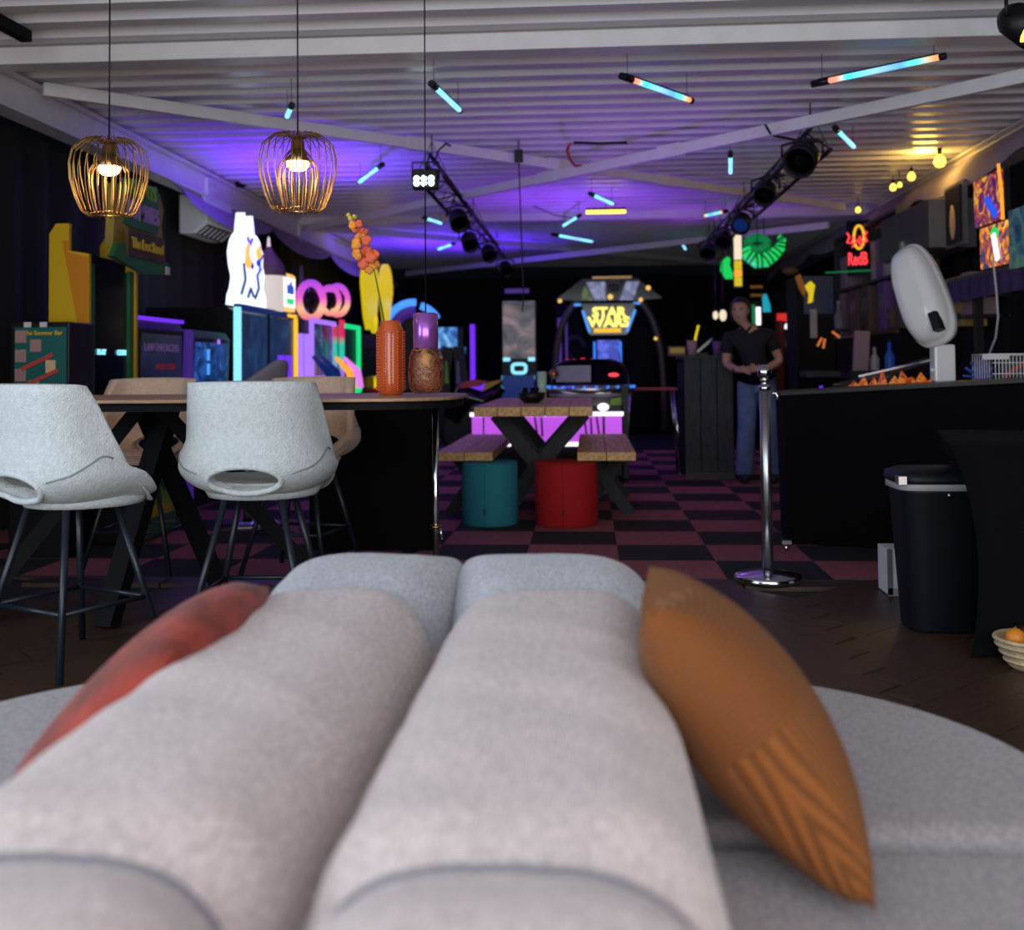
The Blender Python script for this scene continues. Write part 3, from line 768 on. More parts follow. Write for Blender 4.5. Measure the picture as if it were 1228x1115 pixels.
# ---------------------------------------------------------------- black counter
L0, L1 = atZ(946, 652, 0), atZ(1240, 668, 0)
T0, T1 = atY(937, 474, L0.y), atY(1240, 458, L1.y)
ct = thing('counter', 'long black cloth-fronted counter at the right', 'counter', (0, 0, 0))
dv = Vector((.02, .36, 0))
TA, TB = Vector((L0.x - .02, L0.y, T0.z)), Vector((L1.x, L1.y, T1.z))
fr = [L0, L1, TB, TA]; bk = [p_ + dv for p_ in fr]
def cloth(u, v):
    a_ = L0.lerp(L1, u); b_ = TA.lerp(TB, u); p_ = a_.lerp(b_, v)
    return (p_.x, p_.y - .012 * math.sin(u * 40) * (1 - v), p_.z)
MB().grid(cloth, 60, 6).build('front_cloth', 'black_cloth', ct)
MB().add([TA + Vector((-.02, -.03, .0)), TB + Vector((0, -.03, 0)), TB + dv, TA + dv, TA + Vector((-.02, -.03, .02)), TB + Vector((0, -.03, .02)), TB + dv + Vector((0, 0, .02)), TA + dv + Vector((0, 0, .02))],
         [(0, 1, 2, 3), (4, 5, 6, 7), (0, 1, 5, 4), (1, 2, 6, 5), (2, 3, 7, 6), (3, 0, 4, 7)]).build('top', 'black_satin', ct)
MB().add([L0, TA, TA + dv, L0 + dv], [(0, 1, 2, 3)]).build('end_cloth', 'black_cloth', ct)
# ---------------------------------------------------------------- bin, white box, draped table, fruit
c = atZ(1132, 770, 0); q = c.y / 1300
bn = thing('trash_bin', 'tall black pedal bin with silver rim band beside the draped table', 'bin', (1.345, 4.34, 0))
def rbox(r, z, k=.45, n=28, sx=1.0, sy=.85):
    r *= .93; return [(sx * r * math.copysign(abs(math.cos(a)) ** k, math.cos(a)), sy * r * math.copysign(abs(math.sin(a)) ** k, math.sin(a)), z) for a in [2 * PI * i / n for i in range(n)]]
def loft(rings):
    mb = MB(); n = len(rings[0]); vs = [v for r in rings for v in r]
    mb.add(vs, [(i * n + k, i * n + (k + 1) % n, (i + 1) * n + (k + 1) % n, (i + 1) * n + k) for i in range(len(rings) - 1) for k in range(n)], True)
    mb.add(rings[0], [tuple(range(n))[::-1]]); mb.add(rings[-1], [tuple(range(n))]); return mb
mat('bin_plastic', (.004, .007, .010), .5, spec=.3)
loft([rbox(.135, 0), rbox(.14, .01), rbox(.175, .53), rbox(.178, .535)]).build('body', 'bin_plastic', bn)
loft([rbox(.182, .538), rbox(.188, .54), rbox(.188, .562), rbox(.184, .565)]).build('rim_band', 'grey_light', bn)
loft([rbox(.19, .565), rbox(.195, .575), rbox(.19, .60), rbox(.15, .615), rbox(.06, .62)]).build('lid', 'bin_plastic', bn)
MB().box((-.17, -.13, .58), (.03, .05, .03)).build('lid_hinge', 'steel', bn)
MB().ball((0.0, -.152, .525), .008, 6).build('lid_rivet', 'steel', bn)
c = atZ(1082, 716, 0)
wb = thing('paper_carton', 'white carton on the floor half hidden behind the black bin', 'box', (c.x + .03, c.y + .10, 0))
MB().box((0, 0, .105), (.17, .16, .20)).build('carton', 'off_white', wb, bevel=.003)
MB().box((-.075, -.0815, .105), (.022, .003, .20)).build('grey_edge', 'grey_mid', wb)
MB().box((0, -.0815, .018), (.17, .003, .034)).build('grey_strip', 'grey_light', wb)
tl = thing('draped_table', 'table under a tight black stretch cover at the right edge', 'table', (1.97, 4.04, 0), -.25)
cs = [(-.66, -.34), (.9, -.34), (.9, .34), (-.66, .34)]
def stretch(u, v):
    n = 4; t = u * n; i = int(t) % n; f = t - int(t)
    a_, b_ = Vector(cs[i]), Vector(cs[(i + 1) % n]); p_ = a_.lerp(b_, f)
    z = .745 * v
    edge = 4 * f * (1 - f)
    pull = (math.sin(v * PI)) ** .8
    cen = Vector((.12, 0)); legc = .93 + .07 * v ** 3 - .05 * pull
    d = (p_ - cen) * (legc)
    n_ = Vector(((b_ - a_).y, -(b_ - a_).x)).normalized()
    d = d - n_ * .10 * edge * (1 - v ** 4) * .6
    if v < .25: z = max(z, .10 * edge * (1 - v / .25) + z)
    return (cen.x + d.x, cen.y + d.y, z)
MB().grid(stretch, 64, 20, wrapu=True).build('stretch_cover', 'black_cloth', tl)
MB().box((.12, 0, .74), (1.56, .68, .022)).build('top', 'black_cloth', tl, bevel=.008)
c = atZ(1244, 806, 0)
fb = thing('fruit_basket', 'shallow wicker basket on the floor at the right edge', 'basket', (c.x + .0, c.y + .04, 0))
MB().lathe([(0, 0), (.06, 0), (.075, .012), (.11, .08), (.118, .10), (.11, .10), (.1, .075), (.065, .02), (0, .014)], n=28, cap=False).build('body', 'wicker', fb)
for i, z in enumerate((.03, .055, .08)):
    r_ = .075 + (z - .012) * .52
    MB().tube([(r_ * math.cos(a), r_ * math.sin(a), z) for a in [2 * PI * j / 28 for j in range(28)]], .006, 5, True).build('weave_ring', 'wicker', fb)
MB().tube([(.114 * math.cos(a), .114 * math.sin(a), .10) for a in [2 * PI * j / 28 for j in range(28)]], .008, 6, True).build('rim', 'wicker', fb)
o = thing('mandarin', 'orange mandarin in the wicker basket on the floor', 'fruit', (c.x - .055, c.y + .03, .105))
MB().lathe([(0, .033), (.012, .030), (.030, .016), (.034, 0), (.03, -.018), (.014, -.029), (0, -.03)], n=20, cap=False).build('flesh', 'fruit_orange', o)
MB().ball((0, 0, .033), .005, 5).build('stalk', 'stem_green', o)
for i, (dx, dy, dz, lab) in enumerate(((-.005, -.01, .10, 'dark red plum in the wicker basket beside the mandarin'), (-.01, .06, .11, 'dark red plum at the back of the wicker basket'), (.05, .0, .105, 'dark red plum at the right of the wicker basket'))):
    o = thing('plum', lab, 'fruit', (c.x + dx, c.y + dy, dz), group='plums in the wicker basket')
    MB().lathe([(0, .024), (.008, .026), (.022, .016), (.026, 0), (.02, -.018), (0, -.026)], n=18, cap=False).build('flesh', 'fruit_dark', o)
    MB().tube([(0, 0, .022), (.004, 0, .038)], .002, 5).build('stalk', 'stem_green', o)
# ---------------------------------------------------------------- white kiosk on the counter
YK = 6.35
kc = atY(1131, 462, YK); k = YK / 1300
ks = thing('kiosk', 'white oval-backed kiosk display on a square neck on the black counter', 'kiosk', (kc.x, YK, TA.lerp(TB, (kc.x - L0.x) / (L1.x - L0.x)).z + .021))
MB().box((0, 0, .10), (24 * k, .10, .215)).build('neck', 'white_plastic', ks, bevel=.012)
MB().box((.0, .0, .24), (11 * k, .05, .14)).build('joint', 'black_satin', ks, bevel=.005)
# shell: rounded slab, tilted, seen from behind at an angle
def shell_ring(t, s=1.0, bul=0.0):
    out = []
    for i in range(40):
        a = 2 * PI * i / 40
        x = 28 * k * s * math.copysign(abs(math.cos(a)) ** .62, math.cos(a)); z = 64 * k * s * math.copysign(abs(math.sin(a)) ** .75, math.sin(a))
        x *= 1 - .12 * (z / (64 * k))
        out.append((x, t, z))
    return out
hd = loft([shell_ring(.10, .90), shell_ring(.085, .985), shell_ring(.05, 1.0), shell_ring(.03, .985), shell_ring(.025, .95), shell_ring(.0, .93), shell_ring(-.05, .84), shell_ring(-.08, .68), shell_ring(-.09, .4)]).build('display_shell', 'white_plastic', ks, loc=(-27 * k, -.02, 102 * k), rot=(-.10, -.36, -.75))
MB().box((0, .104, 0), (42 * k, .006, 100 * k)).build('screen', 'black_gloss', hd)
MB().box((16 * k, -.07, -44 * k), (9 * k, .06, 22 * k)).build('cable_slot', 'black_satin', hd)
# ---------------------------------------------------------------- standing person
def skin_body(name, pts, edges, m, parent, sub=1):
    me = bpy.data.meshes.new(name); me.from_pydata([p[:3] for p in pts], edges, []); me.materials.append(M[m])
    o = bpy.data.objects.new(name, me); COL.objects.link(o)
    o.modifiers.new('skin', 'SKIN'); 
    if not me.skin_vertices: me.skin_vertices.new()
    for i, p in enumerate(pts):
        r = p[3]; me.skin_vertices[0].data[i].radius = r if isinstance(r, tuple) else (r, r)
        me.skin_vertices[0].data[i].use_root = (i == 0)
    sb = o.modifiers.new('sub', 'SUBSURF'); sb.levels = sub; sb.render_levels = sub
    bake(o); o.parent = parent
    return o
c = atZ(909, 578, 0)
pe = thing('person', 'person in a black polo shirt and jeans standing with hands clasped at the plank booth', 'person', (c.x, c.y, 0))
HX = -.13                                       # head leans to the viewer's left
# body: torso, neck, head, arms, palms and five fingers each
pts = [(0, 0, .93, (.14, .10)), (-.03, 0, 1.10, (.13, .09)), (-.06, 0, 1.24, (.15, .085)), (-.085, .0, 1.335, (.052, .05)), (-.105, -.005, 1.373, (.040, .042)), (HX + .002, -.035, 1.405, (.052, .070)), (HX, -.03, 1.485, (.072, .086)), (HX, -.02, 1.550, (.055, .065))]
edges = [(0, 1), (1, 2), (2, 3), (3, 4), (4, 5), (5, 6), (6, 7)]
def arm(sh, el, wr, pl):
    i0 = len(pts); pts.append((*sh, .05)); pts.append((*el, .040)); pts.append(((el[0] + wr[0]) / 2, (el[1] + wr[1]) / 2, (el[2] + wr[2]) / 2, .036)); pts.append((*wr, .025)); pts.append((*pl, (.034, .016)))
    edges.extend([(2, i0), (i0, i0 + 1), (i0 + 1, i0 + 2), (i0 + 2, i0 + 3), (i0 + 3, i0 + 4)])
    wr, pl = Vector(wr), Vector(pl); d = (pl - wr).normalized(); up = Vector((0, 0, 1)); sd = d.cross(up).normalized()
    for f in range(4):
        b = pl + d * .025 + up * (.028 - .018 * f); l = (.040, .046, .043, .034)[f]
        k1 = b + d * l * .6 + sd * .004; k2 = k1 + d * l * .35 + Vector((0, .018, -.008))
        i = len(pts); pts.extend([(*b, .0095), (*k1, .009), (*k2, .0075)]); edges.extend([(i0 + 4, i), (i, i + 1), (i + 1, i + 2)])
    t0 = wr + d * .025 + Vector((0, -.018, .022)); t1 = t0 + d * .04 + Vector((0, -.012, .012))
    i = len(pts); pts.extend([(*t0, .011), (*t1, .009)]); edges.extend([(i0 + 3, i), (i, i + 1)])
arm((-.235, .0, 1.235), (-.25, .02, 1.01), (-.16, -.17, .955), (-.10, -.20, .955))
arm((.12, .01, 1.25), (.20, .02, 1.03), (.06, -.16, .955), (-.005, -.215, .968))
bd = skin_body('body', pts, edges, 'skin', pe, 2)
# face
fc = Vector((HX - .018, -.108, 1.465))
MB().lathe([(0, .018), (.010, .004), (.013, -.016), (.008, -.024), (0, -.026)], (fc.x - .005, fc.y - .006, fc.z - .012), 10, cap=False).build('nose', 'skin', pe)
for sx in (-1, 1):
    e_ = MB().ball((fc.x + sx * .028, fc.y + .012, fc.z + .008), .010, 6, (1.2, .6, .7)).build('eye', 'eye_dark', pe)
    MB().box((fc.x + sx * .028, fc.y + .008, fc.z + .028), (.032, .01, .006), ry=sx * .12).build('eyebrow', 'hair', pe)
    MB().ball((HX + sx * .074, -.02, 1.465), .022, 6, (.4, .7, 1.2)).build('ear', 'skin', pe)
MB().ball((fc.x - .002, fc.y + .010, fc.z - .058), .016, 6, (1.3, .6, .45)).build('mouth', 'lip', pe)
def hairfn(u, v):
    th = 2 * PI * u
    front = smooth(.25, .75, -math.cos(th))    # towards the face
    r = .088 + .005 * math.sin(th * 6)
    end = 1.375 * (1 - front) + 1.537 * front
    if v < .5:
        ph = v / .5 * PI / 2; z = 1.495 + .092 * math.cos(ph); rr_ = r * math.sin(ph)
    else:
        z = 1.495 + (min(end, 1.495) - 1.495) * (v - .5) / .5; rr_ = r * (1 + .10 * (v - .5) * (1 - front))
    z = max(z, end)
    return (HX + .005 + rr_ * math.sin(th) * .96, -.014 + rr_ * 1.06 * math.cos(th), z)
MB().grid(hairfn, 32, 12, wrapu=True).build('hair', 'hair', pe)
MB().tube([(HX + .03, .09, 1.465), (HX + .05, .11, 1.385), (HX + .05, .10, 1.308)], [.04, .03, .012], 10).build('ponytail', 'hair', pe)
# clothing
sp_ = [(.0, 0, .90, (.165, .115)), (-.005, 0, 1.0, (.158, .112)), (-.03, 0, 1.10, (.155, .108)), (-.058, 0, 1.235, (.178, .104)), (-.078, 0, 1.315, (.075, .07)),
       (-.225, .0, 1.235, .068), (-.255, .015, 1.09, .062), (.115, .01, 1.25, .068), (.175, .02, 1.11, .062)]
skin_body('polo_shirt', sp_, [(0, 1), (1, 2), (2, 3), (3, 4), (3, 5), (5, 6), (3, 7), (7, 8)], 'shirt', pe, 2)
MB().tube([(-.14, -.02, 1.335), (-.11, -.075, 1.315), (-.08, -.09, 1.27)], .012, 6).build('collar', 'shirt', pe)
MB().tube([(-.02, -.02, 1.335), (-.05, -.075, 1.315), (-.08, -.09, 1.27)], .012, 6).build('collar', 'shirt', pe)
MB().box((.02, -.108, 1.17), (.05, .006, .014), ry=-.2).build('chest_logo', 'orange_glow' if False else 'orange_paint', pe)
MB().lathe([(0, .012), (.010, 0), (0, -.012)], (.02, -.108, 1.195), 6).build('chest_logo', 'paper_white', pe)
jp = [(0, 0, .93, (.15, .11)), (-.075, 0, .82, (.095, .10)), (-.085, -.02, .50, (.078, .082)), (-.11, .01, .10, (.082, .085)), (-.112, .0, .04, (.085, .09)),
      (.08, 0, .82, (.095, .10)), (.11, -.02, .50, (.078, .082)), (.125, .02, .10, (.082, .085)), (.127, .01, .04, (.085, .09))]
skin_body('jeans', jp, [(0, 1), (1, 2), (2, 3), (3, 4), (0, 5), (5, 6), (6, 7), (7, 8)], 'jeans', pe, 2)
for x in (-.112, .127):
    MB().ball((x, -.06, .035), .05, 8, (.85, 2.3, .75)).build('shoe', 'shoe', pe)
MB().tube([(-.165 + .03 * math.cos(a), -.165 + .02 * math.sin(a), .957 + .03 * math.sin(a)) for a in [2 * PI * i / 14 for i in range(14)]], .006, 5, True).build('wristband', 'black_satin', pe)
pe.rotation_euler.z = -.12; pe.scale = (1.02, 1.02, 1.02)
# ---------------------------------------------------------------- air conditioner on the left wall
a_ = atX(248, 232, -3.44); b_ = atX(281, 240, -3.44)
ac = thing('air_conditioner', 'white wall-mounted air conditioner above the arcade row', 'air conditioner', (-3.66, a_.y, a_.z - .36), PI / 2)
L = b_.y - a_.y
MB().prism([(-.22, .10), (-.20, .34), (-.17, .36), (.04, .36), (.04, .0), (-.10, .0)], 0, L, 'YZ').build('body', 'off_white', ac, bevel=.015, seg=3)
MB().prism([(-.212, .085), (-.10, -.006), (-.094, .0), (-.205, .095)], .06, L - .12, 'YZ').build('louver', 'grey_dark', ac)
for i in range(6): MB().box((.10 + (L - .2) * i / 5, -.155, .042), (.012, .11, .02), rx=-.68).build('vane', 'off_white', ac)
# ---------------------------------------------------------------- LED tubes on the ceiling
RAIN = [(0, (.9, .16, .06)), (.16, (.9, .3, .2)), (.24, (.05, .8, .75)), (.5, (.25, .55, 1)), (.72, (.1, .35, 1)), (.86, (.1, .8, .7)), (1, (.9, .3, .1))]
ICE = [(0, (.9, .2, .1)), (.12, (.2, .9, 1)), (.55, (.25, .5, 1)), (.9, (.2, .9, 1)), (1, (.3, .5, 1))]
tubes = [((517, 100), (552, 133), 'beside the cord of the low lamp', 'ICE'), ((745, 91), (830, 121), 'at the top centre of the ceiling', 'RAIN'), ((974, 101), (1134, 67), 'the longest, at the upper right', 'RAIN'),
         ((1001, 153), (1025, 177), 'right of the right truss end', 'ICE'), ((876, 183), (876, 208), 'left of the right truss', 'ICE'), ((350, 124), (344, 144), 'just above the middle cage lamp', 'ICE'),
         ((459, 197), (430, 219), 'left of the green-lit stage lamp', 'ICE'), ((508, 261), (530, 268), 'left of the left truss', 'ICE'), ((545, 292), (525, 299), 'lowest beside the left truss', 'ICE'),
         ((707, 232), (736, 245), 'above the amber bar', 'ICE'), ((696, 258), (675, 271), 'just below the amber bar', 'ICE'), ((662, 281), (712, 290), 'furthest down the middle', 'ICE'), ((872, 253), (844, 259), 'under the far half of the right truss', 'RAIN'), ((817, 290), (822, 299), 'smallest, over the plank booth', 'ICE')]
TZ = 2.70
for i, (p_, q_, lab, kind) in enumerate(tubes):
    A, B = atZ(*p_, TZ), atZ(*q_, TZ)
    if p_[0] == 350: B = atZ(344, 142, TZ - .02)
    ln_ = (B - A).length; ln_ = min(ln_, 1.1); d = (B - A).normalized(); B = A + d * ln_
    mid = (A + B) / 2
    o = thing('led_tube', 'colour-shifting LED tube hanging from the ribbed ceiling, ' + lab, 'LED tube', mid, group='LED tubes under the ceiling')
    o.rotation_euler = (0, 0, math.atan2(d.y, d.x))
    nm = 'led_%d' % i
    emit_ramp(nm, RAIN if kind == 'RAIN' else ICE, 1.7, 'X', ln_ * .86)
    r_ = .016
    MB().tube([(-ln_ * .36, 0, 0), (ln_ * .46, 0, 0)], r_, 10).build('diffuser', nm, o)
    MB().tube([(-ln_ * .5, 0, 0), (-ln_ * .36, 0, 0)], r_ * 1.35, 10).build('driver_cap', 'black_satin', o)
    MB().tube([(ln_ * .46, 0, 0), (ln_ * .5, 0, 0)], r_ * 1.25, 10).build('end_cap', 'black_satin', o)
    MB().box((0, 0, r_ + .004), (ln_ * .9, .02, .008)).build('back_channel', 'black_satin', o)
    for sx in (-.42, .42): MB().tube([(sx * ln_, 0, r_), (sx * ln_, 0, ZC - TZ - .045)], .002, 5).build('hanger_wire', 'black_satin', o)
A, B = atZ(703, 254, TZ), atZ(750, 254, TZ); o = thing('light_bar', 'glowing amber light bar hanging in the middle of the ceiling', 'light bar', (A + B) / 2)
MB().box((0, 0, 0), ((B - A).length, .03, .035)).build('lit_strip', 'amber_bar', o)
MB().box((0, .02, .03), ((B - A).length * 1.02, .06, .03)).build('housing', 'black_satin', o)
MB().tube([(0, .02, .03), (0, .02, ZC - TZ - .045)], .004, 5).build('hanger', 'black_satin', o)
# ---------------------------------------------------------------- trusses with stage lamps
def truss(label, X, y0, y1, z):
    o = thing('lighting_truss', label, 'truss', (X, y0, z)); L = y1 - y0; s = .11
    ch_ = [(-s, -s * .6), (s, -s * .6), (0, s)]
    for x, zz in ch_: MB().tube([(x, 0, zz), (x, L, zz)], .016, 8).build('chord', 'black_satin', o)
    n = int(L / .28)
    for i in range(n):
        for a, b in ((0, 1), (1, 2), (2, 0)):
            p0, p1 = ch_[a], ch_[b]; y_a, y_b = L * i / n, L * (i + 1) / n
            if i % 2: p0, p1 = p1, p0
            MB().tube([(p0[0], y_a, p0[1]), (p1[0], y_b, p1[1])], .007, 5).build('brace', 'steel' if i % 3 else 'black_satin', o)
    for y in (.12, L * .5, L - .2):
        MB().tube([(0, y, s), (0, y, 2.86 - z)], .005, 5).build('hanger_wire', 'black_satin', o)
        MB().tube([(-s, y, 0), (0, y, s + .12), (s, y, 0)], .004, 5).build('sling', 'black_satin', o)
    return o
tA, tB = atZ(514, 205, 2.55), atZ(598, 306, 2.55)
truss('black lighting truss at the left with a green-lit lamp on its end', (tA.x + tB.x) / 2, tA.y, tB.y, 2.57)
uA, uB = atZ(962, 172, 2.55), atZ(856, 298, 2.55)
truss('black lighting truss at the right leading to the green tentacle sign', (uA.x + uB.x) / 2, uA.y, uB.y, 2.57)
def stage_lamp(label, loc, rz, tilt, lit=None, big=1.0, tx=None):
    o = thing('stage_lamp', label, 'stage lamp', loc, rz, group='stage lamps on the trusses')
    MB().tube([(-.11 * big, 0, -.02), (-.11 * big, 0, .06), (0, 0, .09), (.11 * big, 0, .06), (.11 * big, 0, -.02)], .010, 6).build('yoke', 'black_satin', o)
    h = MB().lathe([(0, -.10), (.06, -.10), (.085, -.06), (.09, .09), (.078, .09), (.075, .05), (0, .05)], n=16, cap=False).build('housing', 'black_satin', o, loc=(0, 0, -.04), rot=(tilt, 0, 0)); h.scale = (big,) * 3
    tgt = Vector((tx if tx is not None else loc[0], loc[1], 2.54 if tx is not None else 2.9)) - Vector(loc); tgt.rotate(Euler((0, 0, -rz)))
    MB().bar((0, 0, .085), tgt, .03, .03).build('clamp_arm', 'black_satin', o)
    if lit: MB().lathe([(0, .055), (.07, .055)], n=12).build('lens', lit, h)
    else: MB().lathe([(0, .055), (.07, .055)], n=12).build('lens', 'black_gloss', h)
    return o
p_ = atZ(511, 216, 2.42)
o = thing('stage_lamp', 'square LED wash lamp with glowing green-white diodes at the near end of the left truss', 'stage lamp', (p_.x, p_.y - .02, 2.42))
MB().box((0, 0, 0), (.19, .10, .15)).build('housing', 'black_satin', o, bevel=.01)
for x in (-.055, 0, .055):
    for z in (-.035, .0): MB().tube([(x - .005, -.055, z), (x - .005, -.06, z)], .02, 8).build('diode', 'led_white', o)
MB().tube([(-.10, 0, 0), (-.10, 0, .13), (.10, 0, .13), (.10, 0, 0)], .008, 6).build('yoke', 'black_satin', o)
MB().bar((0, 0, .12), ((tA.x + tB.x) / 2 - p_.x, tA.y + .12 - p_.y + .02, .14), .03, .03).build('clamp_arm', 'black_satin', o)
for px, py, zz, lab in ((550, 258, 2.40, 'second from the near end of the left truss'), (563, 285, 2.36, 'third from the near end of the left truss'), (586, 299, 2.38, 'fourth from the near end of the left truss'), (606, 318, 2.33, 'last, below the far end of the left truss')):
    p_ = atZ(px, py, zz); stage_lamp('black stage lamp, ' + lab, p_, .3, 2.2, tx=(tA.x + tB.x) / 2)
p_ = atZ(962, 183, 2.46); o = stage_lamp('big black stage lamp on the near end of the right truss', (p_.x, p_.y, p_.z), -.4, 2.0, None, 1.25, (uA.x + uB.x) / 2)
for px, py, zz, lab, lit in ((918, 225, 2.44, 'second from the near end of the right truss', None), (889, 262, 2.40, 'with a dim teal lens under the middle of the right truss', 'dim_blue'), (868, 283, 2.40, 'low under the far half of the right truss', None), (850, 297, 2.36, 'last, below the far end of the right truss', None)):
    p_ = atZ(px, py, zz); stage_lamp('black stage lamp, ' + lab, p_, -.3, 2.1, lit, 1.0, (uA.x + uB.x) / 2)
p_ = atZ(1224, 18, 2.55); stage_lamp('black spotlight cut by the top right corner', p_, .6, 2.3, 'bulb_yellow', .9)
# power plug and cables on the ceiling
def cable(label, pix, z, r=.006, m='black_satin', name='cable'):
    o = thing(name, label, 'cable', atZ(*pix[0], z)); base = Vector(o.location)
    pp_ = [atZ(*p__, z) - base for p__ in pix]; sm = []
    for i in range(len(pp_) - 1):
        for t in (0, .33, .66): sm.append(pp_[i].lerp(pp_[i + 1], t))
    sm.append(pp_[-1]); MB().tube(sm, r, 6).build('wire', m, o); return o
cable('thin red cable looped round the crossing of the ceiling braces', [(684, 172), (680, 180), (684, 192), (690, 199), (697, 198)], 2.66, .012, 'red_print')
cable('black cable lying along the ceiling beside the brace crossing', [(688, 171), (720, 172), (752, 171)], 2.70, .012)
o = thing('hanging_cable', 'thin black cable dropping from the ceiling brace above the poster machine', 'cable', atZ(622, 190, 2.72))
b0 = Vector(o.location)
MB().tube([(0, 0, .18), (0, 0, 0), (.01, 0, -.4), (.03, 0, -1.1), (.02, 0, -1.25)], .006, 6).build('wire', 'black_satin', o)
MB().box((0, 0, .02), (.07, .05, .10)).build('clip', 'black_satin', o)
cable('black cable drooping between the left truss and the ceiling', [(520, 198), (526, 180), (535, 172), (540, 175)], 2.70, .008)
cable('thin black cable trailing from the middle LED tubes to the right', [(640, 247), (665, 258), (690, 262)], 2.72, .006)
cable('black cable at the near end of the right truss', [(918, 150), (925, 162), (940, 165), (955, 168)], 2.66, .010)
# violet spots floating unseen below the trusses, added to wash the ceiling
def wash(name, loc, col, e, ang=1.9, rot=(PI, 0, 0), size=.15):
    l = bpy.data.lights.new(name, 'SPOT'); l.energy = e; l.color = col; l.spot_size = ang; l.spot_blend = .9; l.shadow_soft_size = size
    o = bpy.data.objects.new(name, l); COL.objects.link(o); o.location = loc; o.rotation_euler = rot
wash('wash_left', (-2.6, 9.2, 1.75), (.14, .02, 1.0), 210, 2.3)
wash('wash_left_far', (-2.0, 15.5, 1.6), (.10, .01, 1.0), 380, 2.5)
wash('wash_middle', (-.2, 11.5, 1.5), (.24, .04, .95), 130, 2.4)
wash('wash_right', (1.6, 12.8, 1.6), (.30, .05, .8), 45, 2.3)
wash('wash_near', (0.2, 8.2, 1.2), (.32, .10, .95), 45, 2.4)
# ---------------------------------------------------------------- arcade row on the left (fronts face the room)
XF = -2.90
def yL(px, X=XF): return atX(px, 440, X).y
def zL(px, py, X=XF): return atX(px, py, X).z
def left_machine(name, label, px0, px1, X=XF, cat='arcade machine'):
    y0, y1 = yL(px0, X), yL(px1, X)
    o = thing(name, label, cat, (X, (y0 + y1) / 2, 0), PI / 2)      # local x runs away from the viewer, local -y faces the room
    return o, y1 - y0
# tall yellow shooter cabinet
o, W = left_machine('arcade_cabinet', 'tall yellow-sided shooting arcade cabinet with wooden-board header at the left', 106, 165)
yc = o.location.y; zt = zL(70, 263, -3.0)
side = [(.0, 0), (.24, 0), (.24, zt - .06), (.20, zt), (.12, zt + .0), (.12, zt - .16), (.0, zt - .18)]
for x in (-W / 2, W / 2 - .03):
    sp_ = MB().prism(side, x, .03, 'YZ').build('side_panel', 'yellow_paint', o)
    if x < 0:
        MB().prism([(.005, zt - .9), (.005, zt - .20), (.125, zt - .17), (.125, zt - .10), (.16, zt - .10)], -W / 2 - .004, .004, 'YZ').build('orange_stripe', 'orange_paint', sp_)
        MB().prism([(.235, .4), (.235, .95), (.05, .2), (.05, .02), (.12, .02)], -W / 2 - .004, .004, 'YZ').build('orange_stripe', 'orange_paint', sp_)
MB().box((0, .15, zt * .46), (W - .06, .16, zt * .9)).build('carcass', 'black_matte', o)
MB().box((0, .04, 1.28), (W - .12, .02, .72)).build('screen', 'screen_dark', o)
for x in (-W / 2 + .07, W / 2 - .07): MB().box((x, .02, 1.05), (.06, .02, 1.2)).build('green_trim', 'green_paint', o)
MB().box((0, -.12, .30), (W - .02, .30, .56)).build('pedestal', 'black_matte', o, bevel=.01)
MB().box((0, -.275, .22), (W * .8, .012, .40)).build('front_art', 'lime_paint', o)
MB().box((0, -.282, .075), (W * .8, .006, .11)).build('front_art_base', 'green_paint', o)
text('lettering', 'PLANTS', .15, 'green_paint', o, (0, -.284, .33), bold=.004)
text('lettering', 'The Last', .085, 'gold_print', o, (.04, -.288, .17), bold=.003)
text('lettering', 'PLAY', .05, 'neon_cyan', o, (-.12, .024, 1.13)); text('lettering', 'COIN', .05, 'neon_cyan', o, (.16, .024, 1.13))
hz0 = zL(130, 318); hz1 = zL(150, 232)
hd_pts = [(-.38, hz0 + .10), (-.36, hz0 + .30), (-.38, hz0 + .45), (-.33, hz1 - .02), (-.1, hz1 + .02), (.1, hz1 - .01), (.30, hz1 + .02), (.37, hz1 - .08), (.34, hz0 + .3), (.37, hz0 + .12), (.33, hz0), (-.2, hz0), (-.36, hz0 + .03)]
hd = MB().prism(hd_pts, -.16, .05, 'XZ').build('header_board', 'sign_olive', o)
MB().prism([(x * .72, hz0 + .22 + (z - hz0) * .62) for x, z in hd_pts], -.175, .016, 'XZ').build('purple_panel', 'green_paint', hd)
MB().box((.02, -.185, hz0 + .12), (.56, .03, .16)).build('plank_sign', 'sign_brown', hd)
MB().prism([(-.44, hz0 + .02), (-.38, hz0 + .10), (.38, hz0 + .05), (.41, hz0 - .02), (0, hz0 - .05)], -.19, .03, 'XZ').build('leaf_border', 'green_paint', hd)
mat('print_yellow', (.75, .55, .04), .5); mat('print_lilac', (.40, .26, .62), .5)
text('lettering', 'PLANTS', .12, 'lime_paint', hd, (0, -.18, hz0 + .46), bold=.004)
text('lettering', 'ZOMBIES', .14, 'print_lilac', hd, (0.0, -.18, hz0 + .32), bold=.004, sx=.9)
text('lettering', 'The Last Stand', .088, 'print_yellow', hd, (.02, -.205, hz0 + .12), bold=.002, sx=.9)
MB().box((.34, -.20, hz0 + .0), (.06, .006, .05)).build('price_tag', 'paper_white', hd)
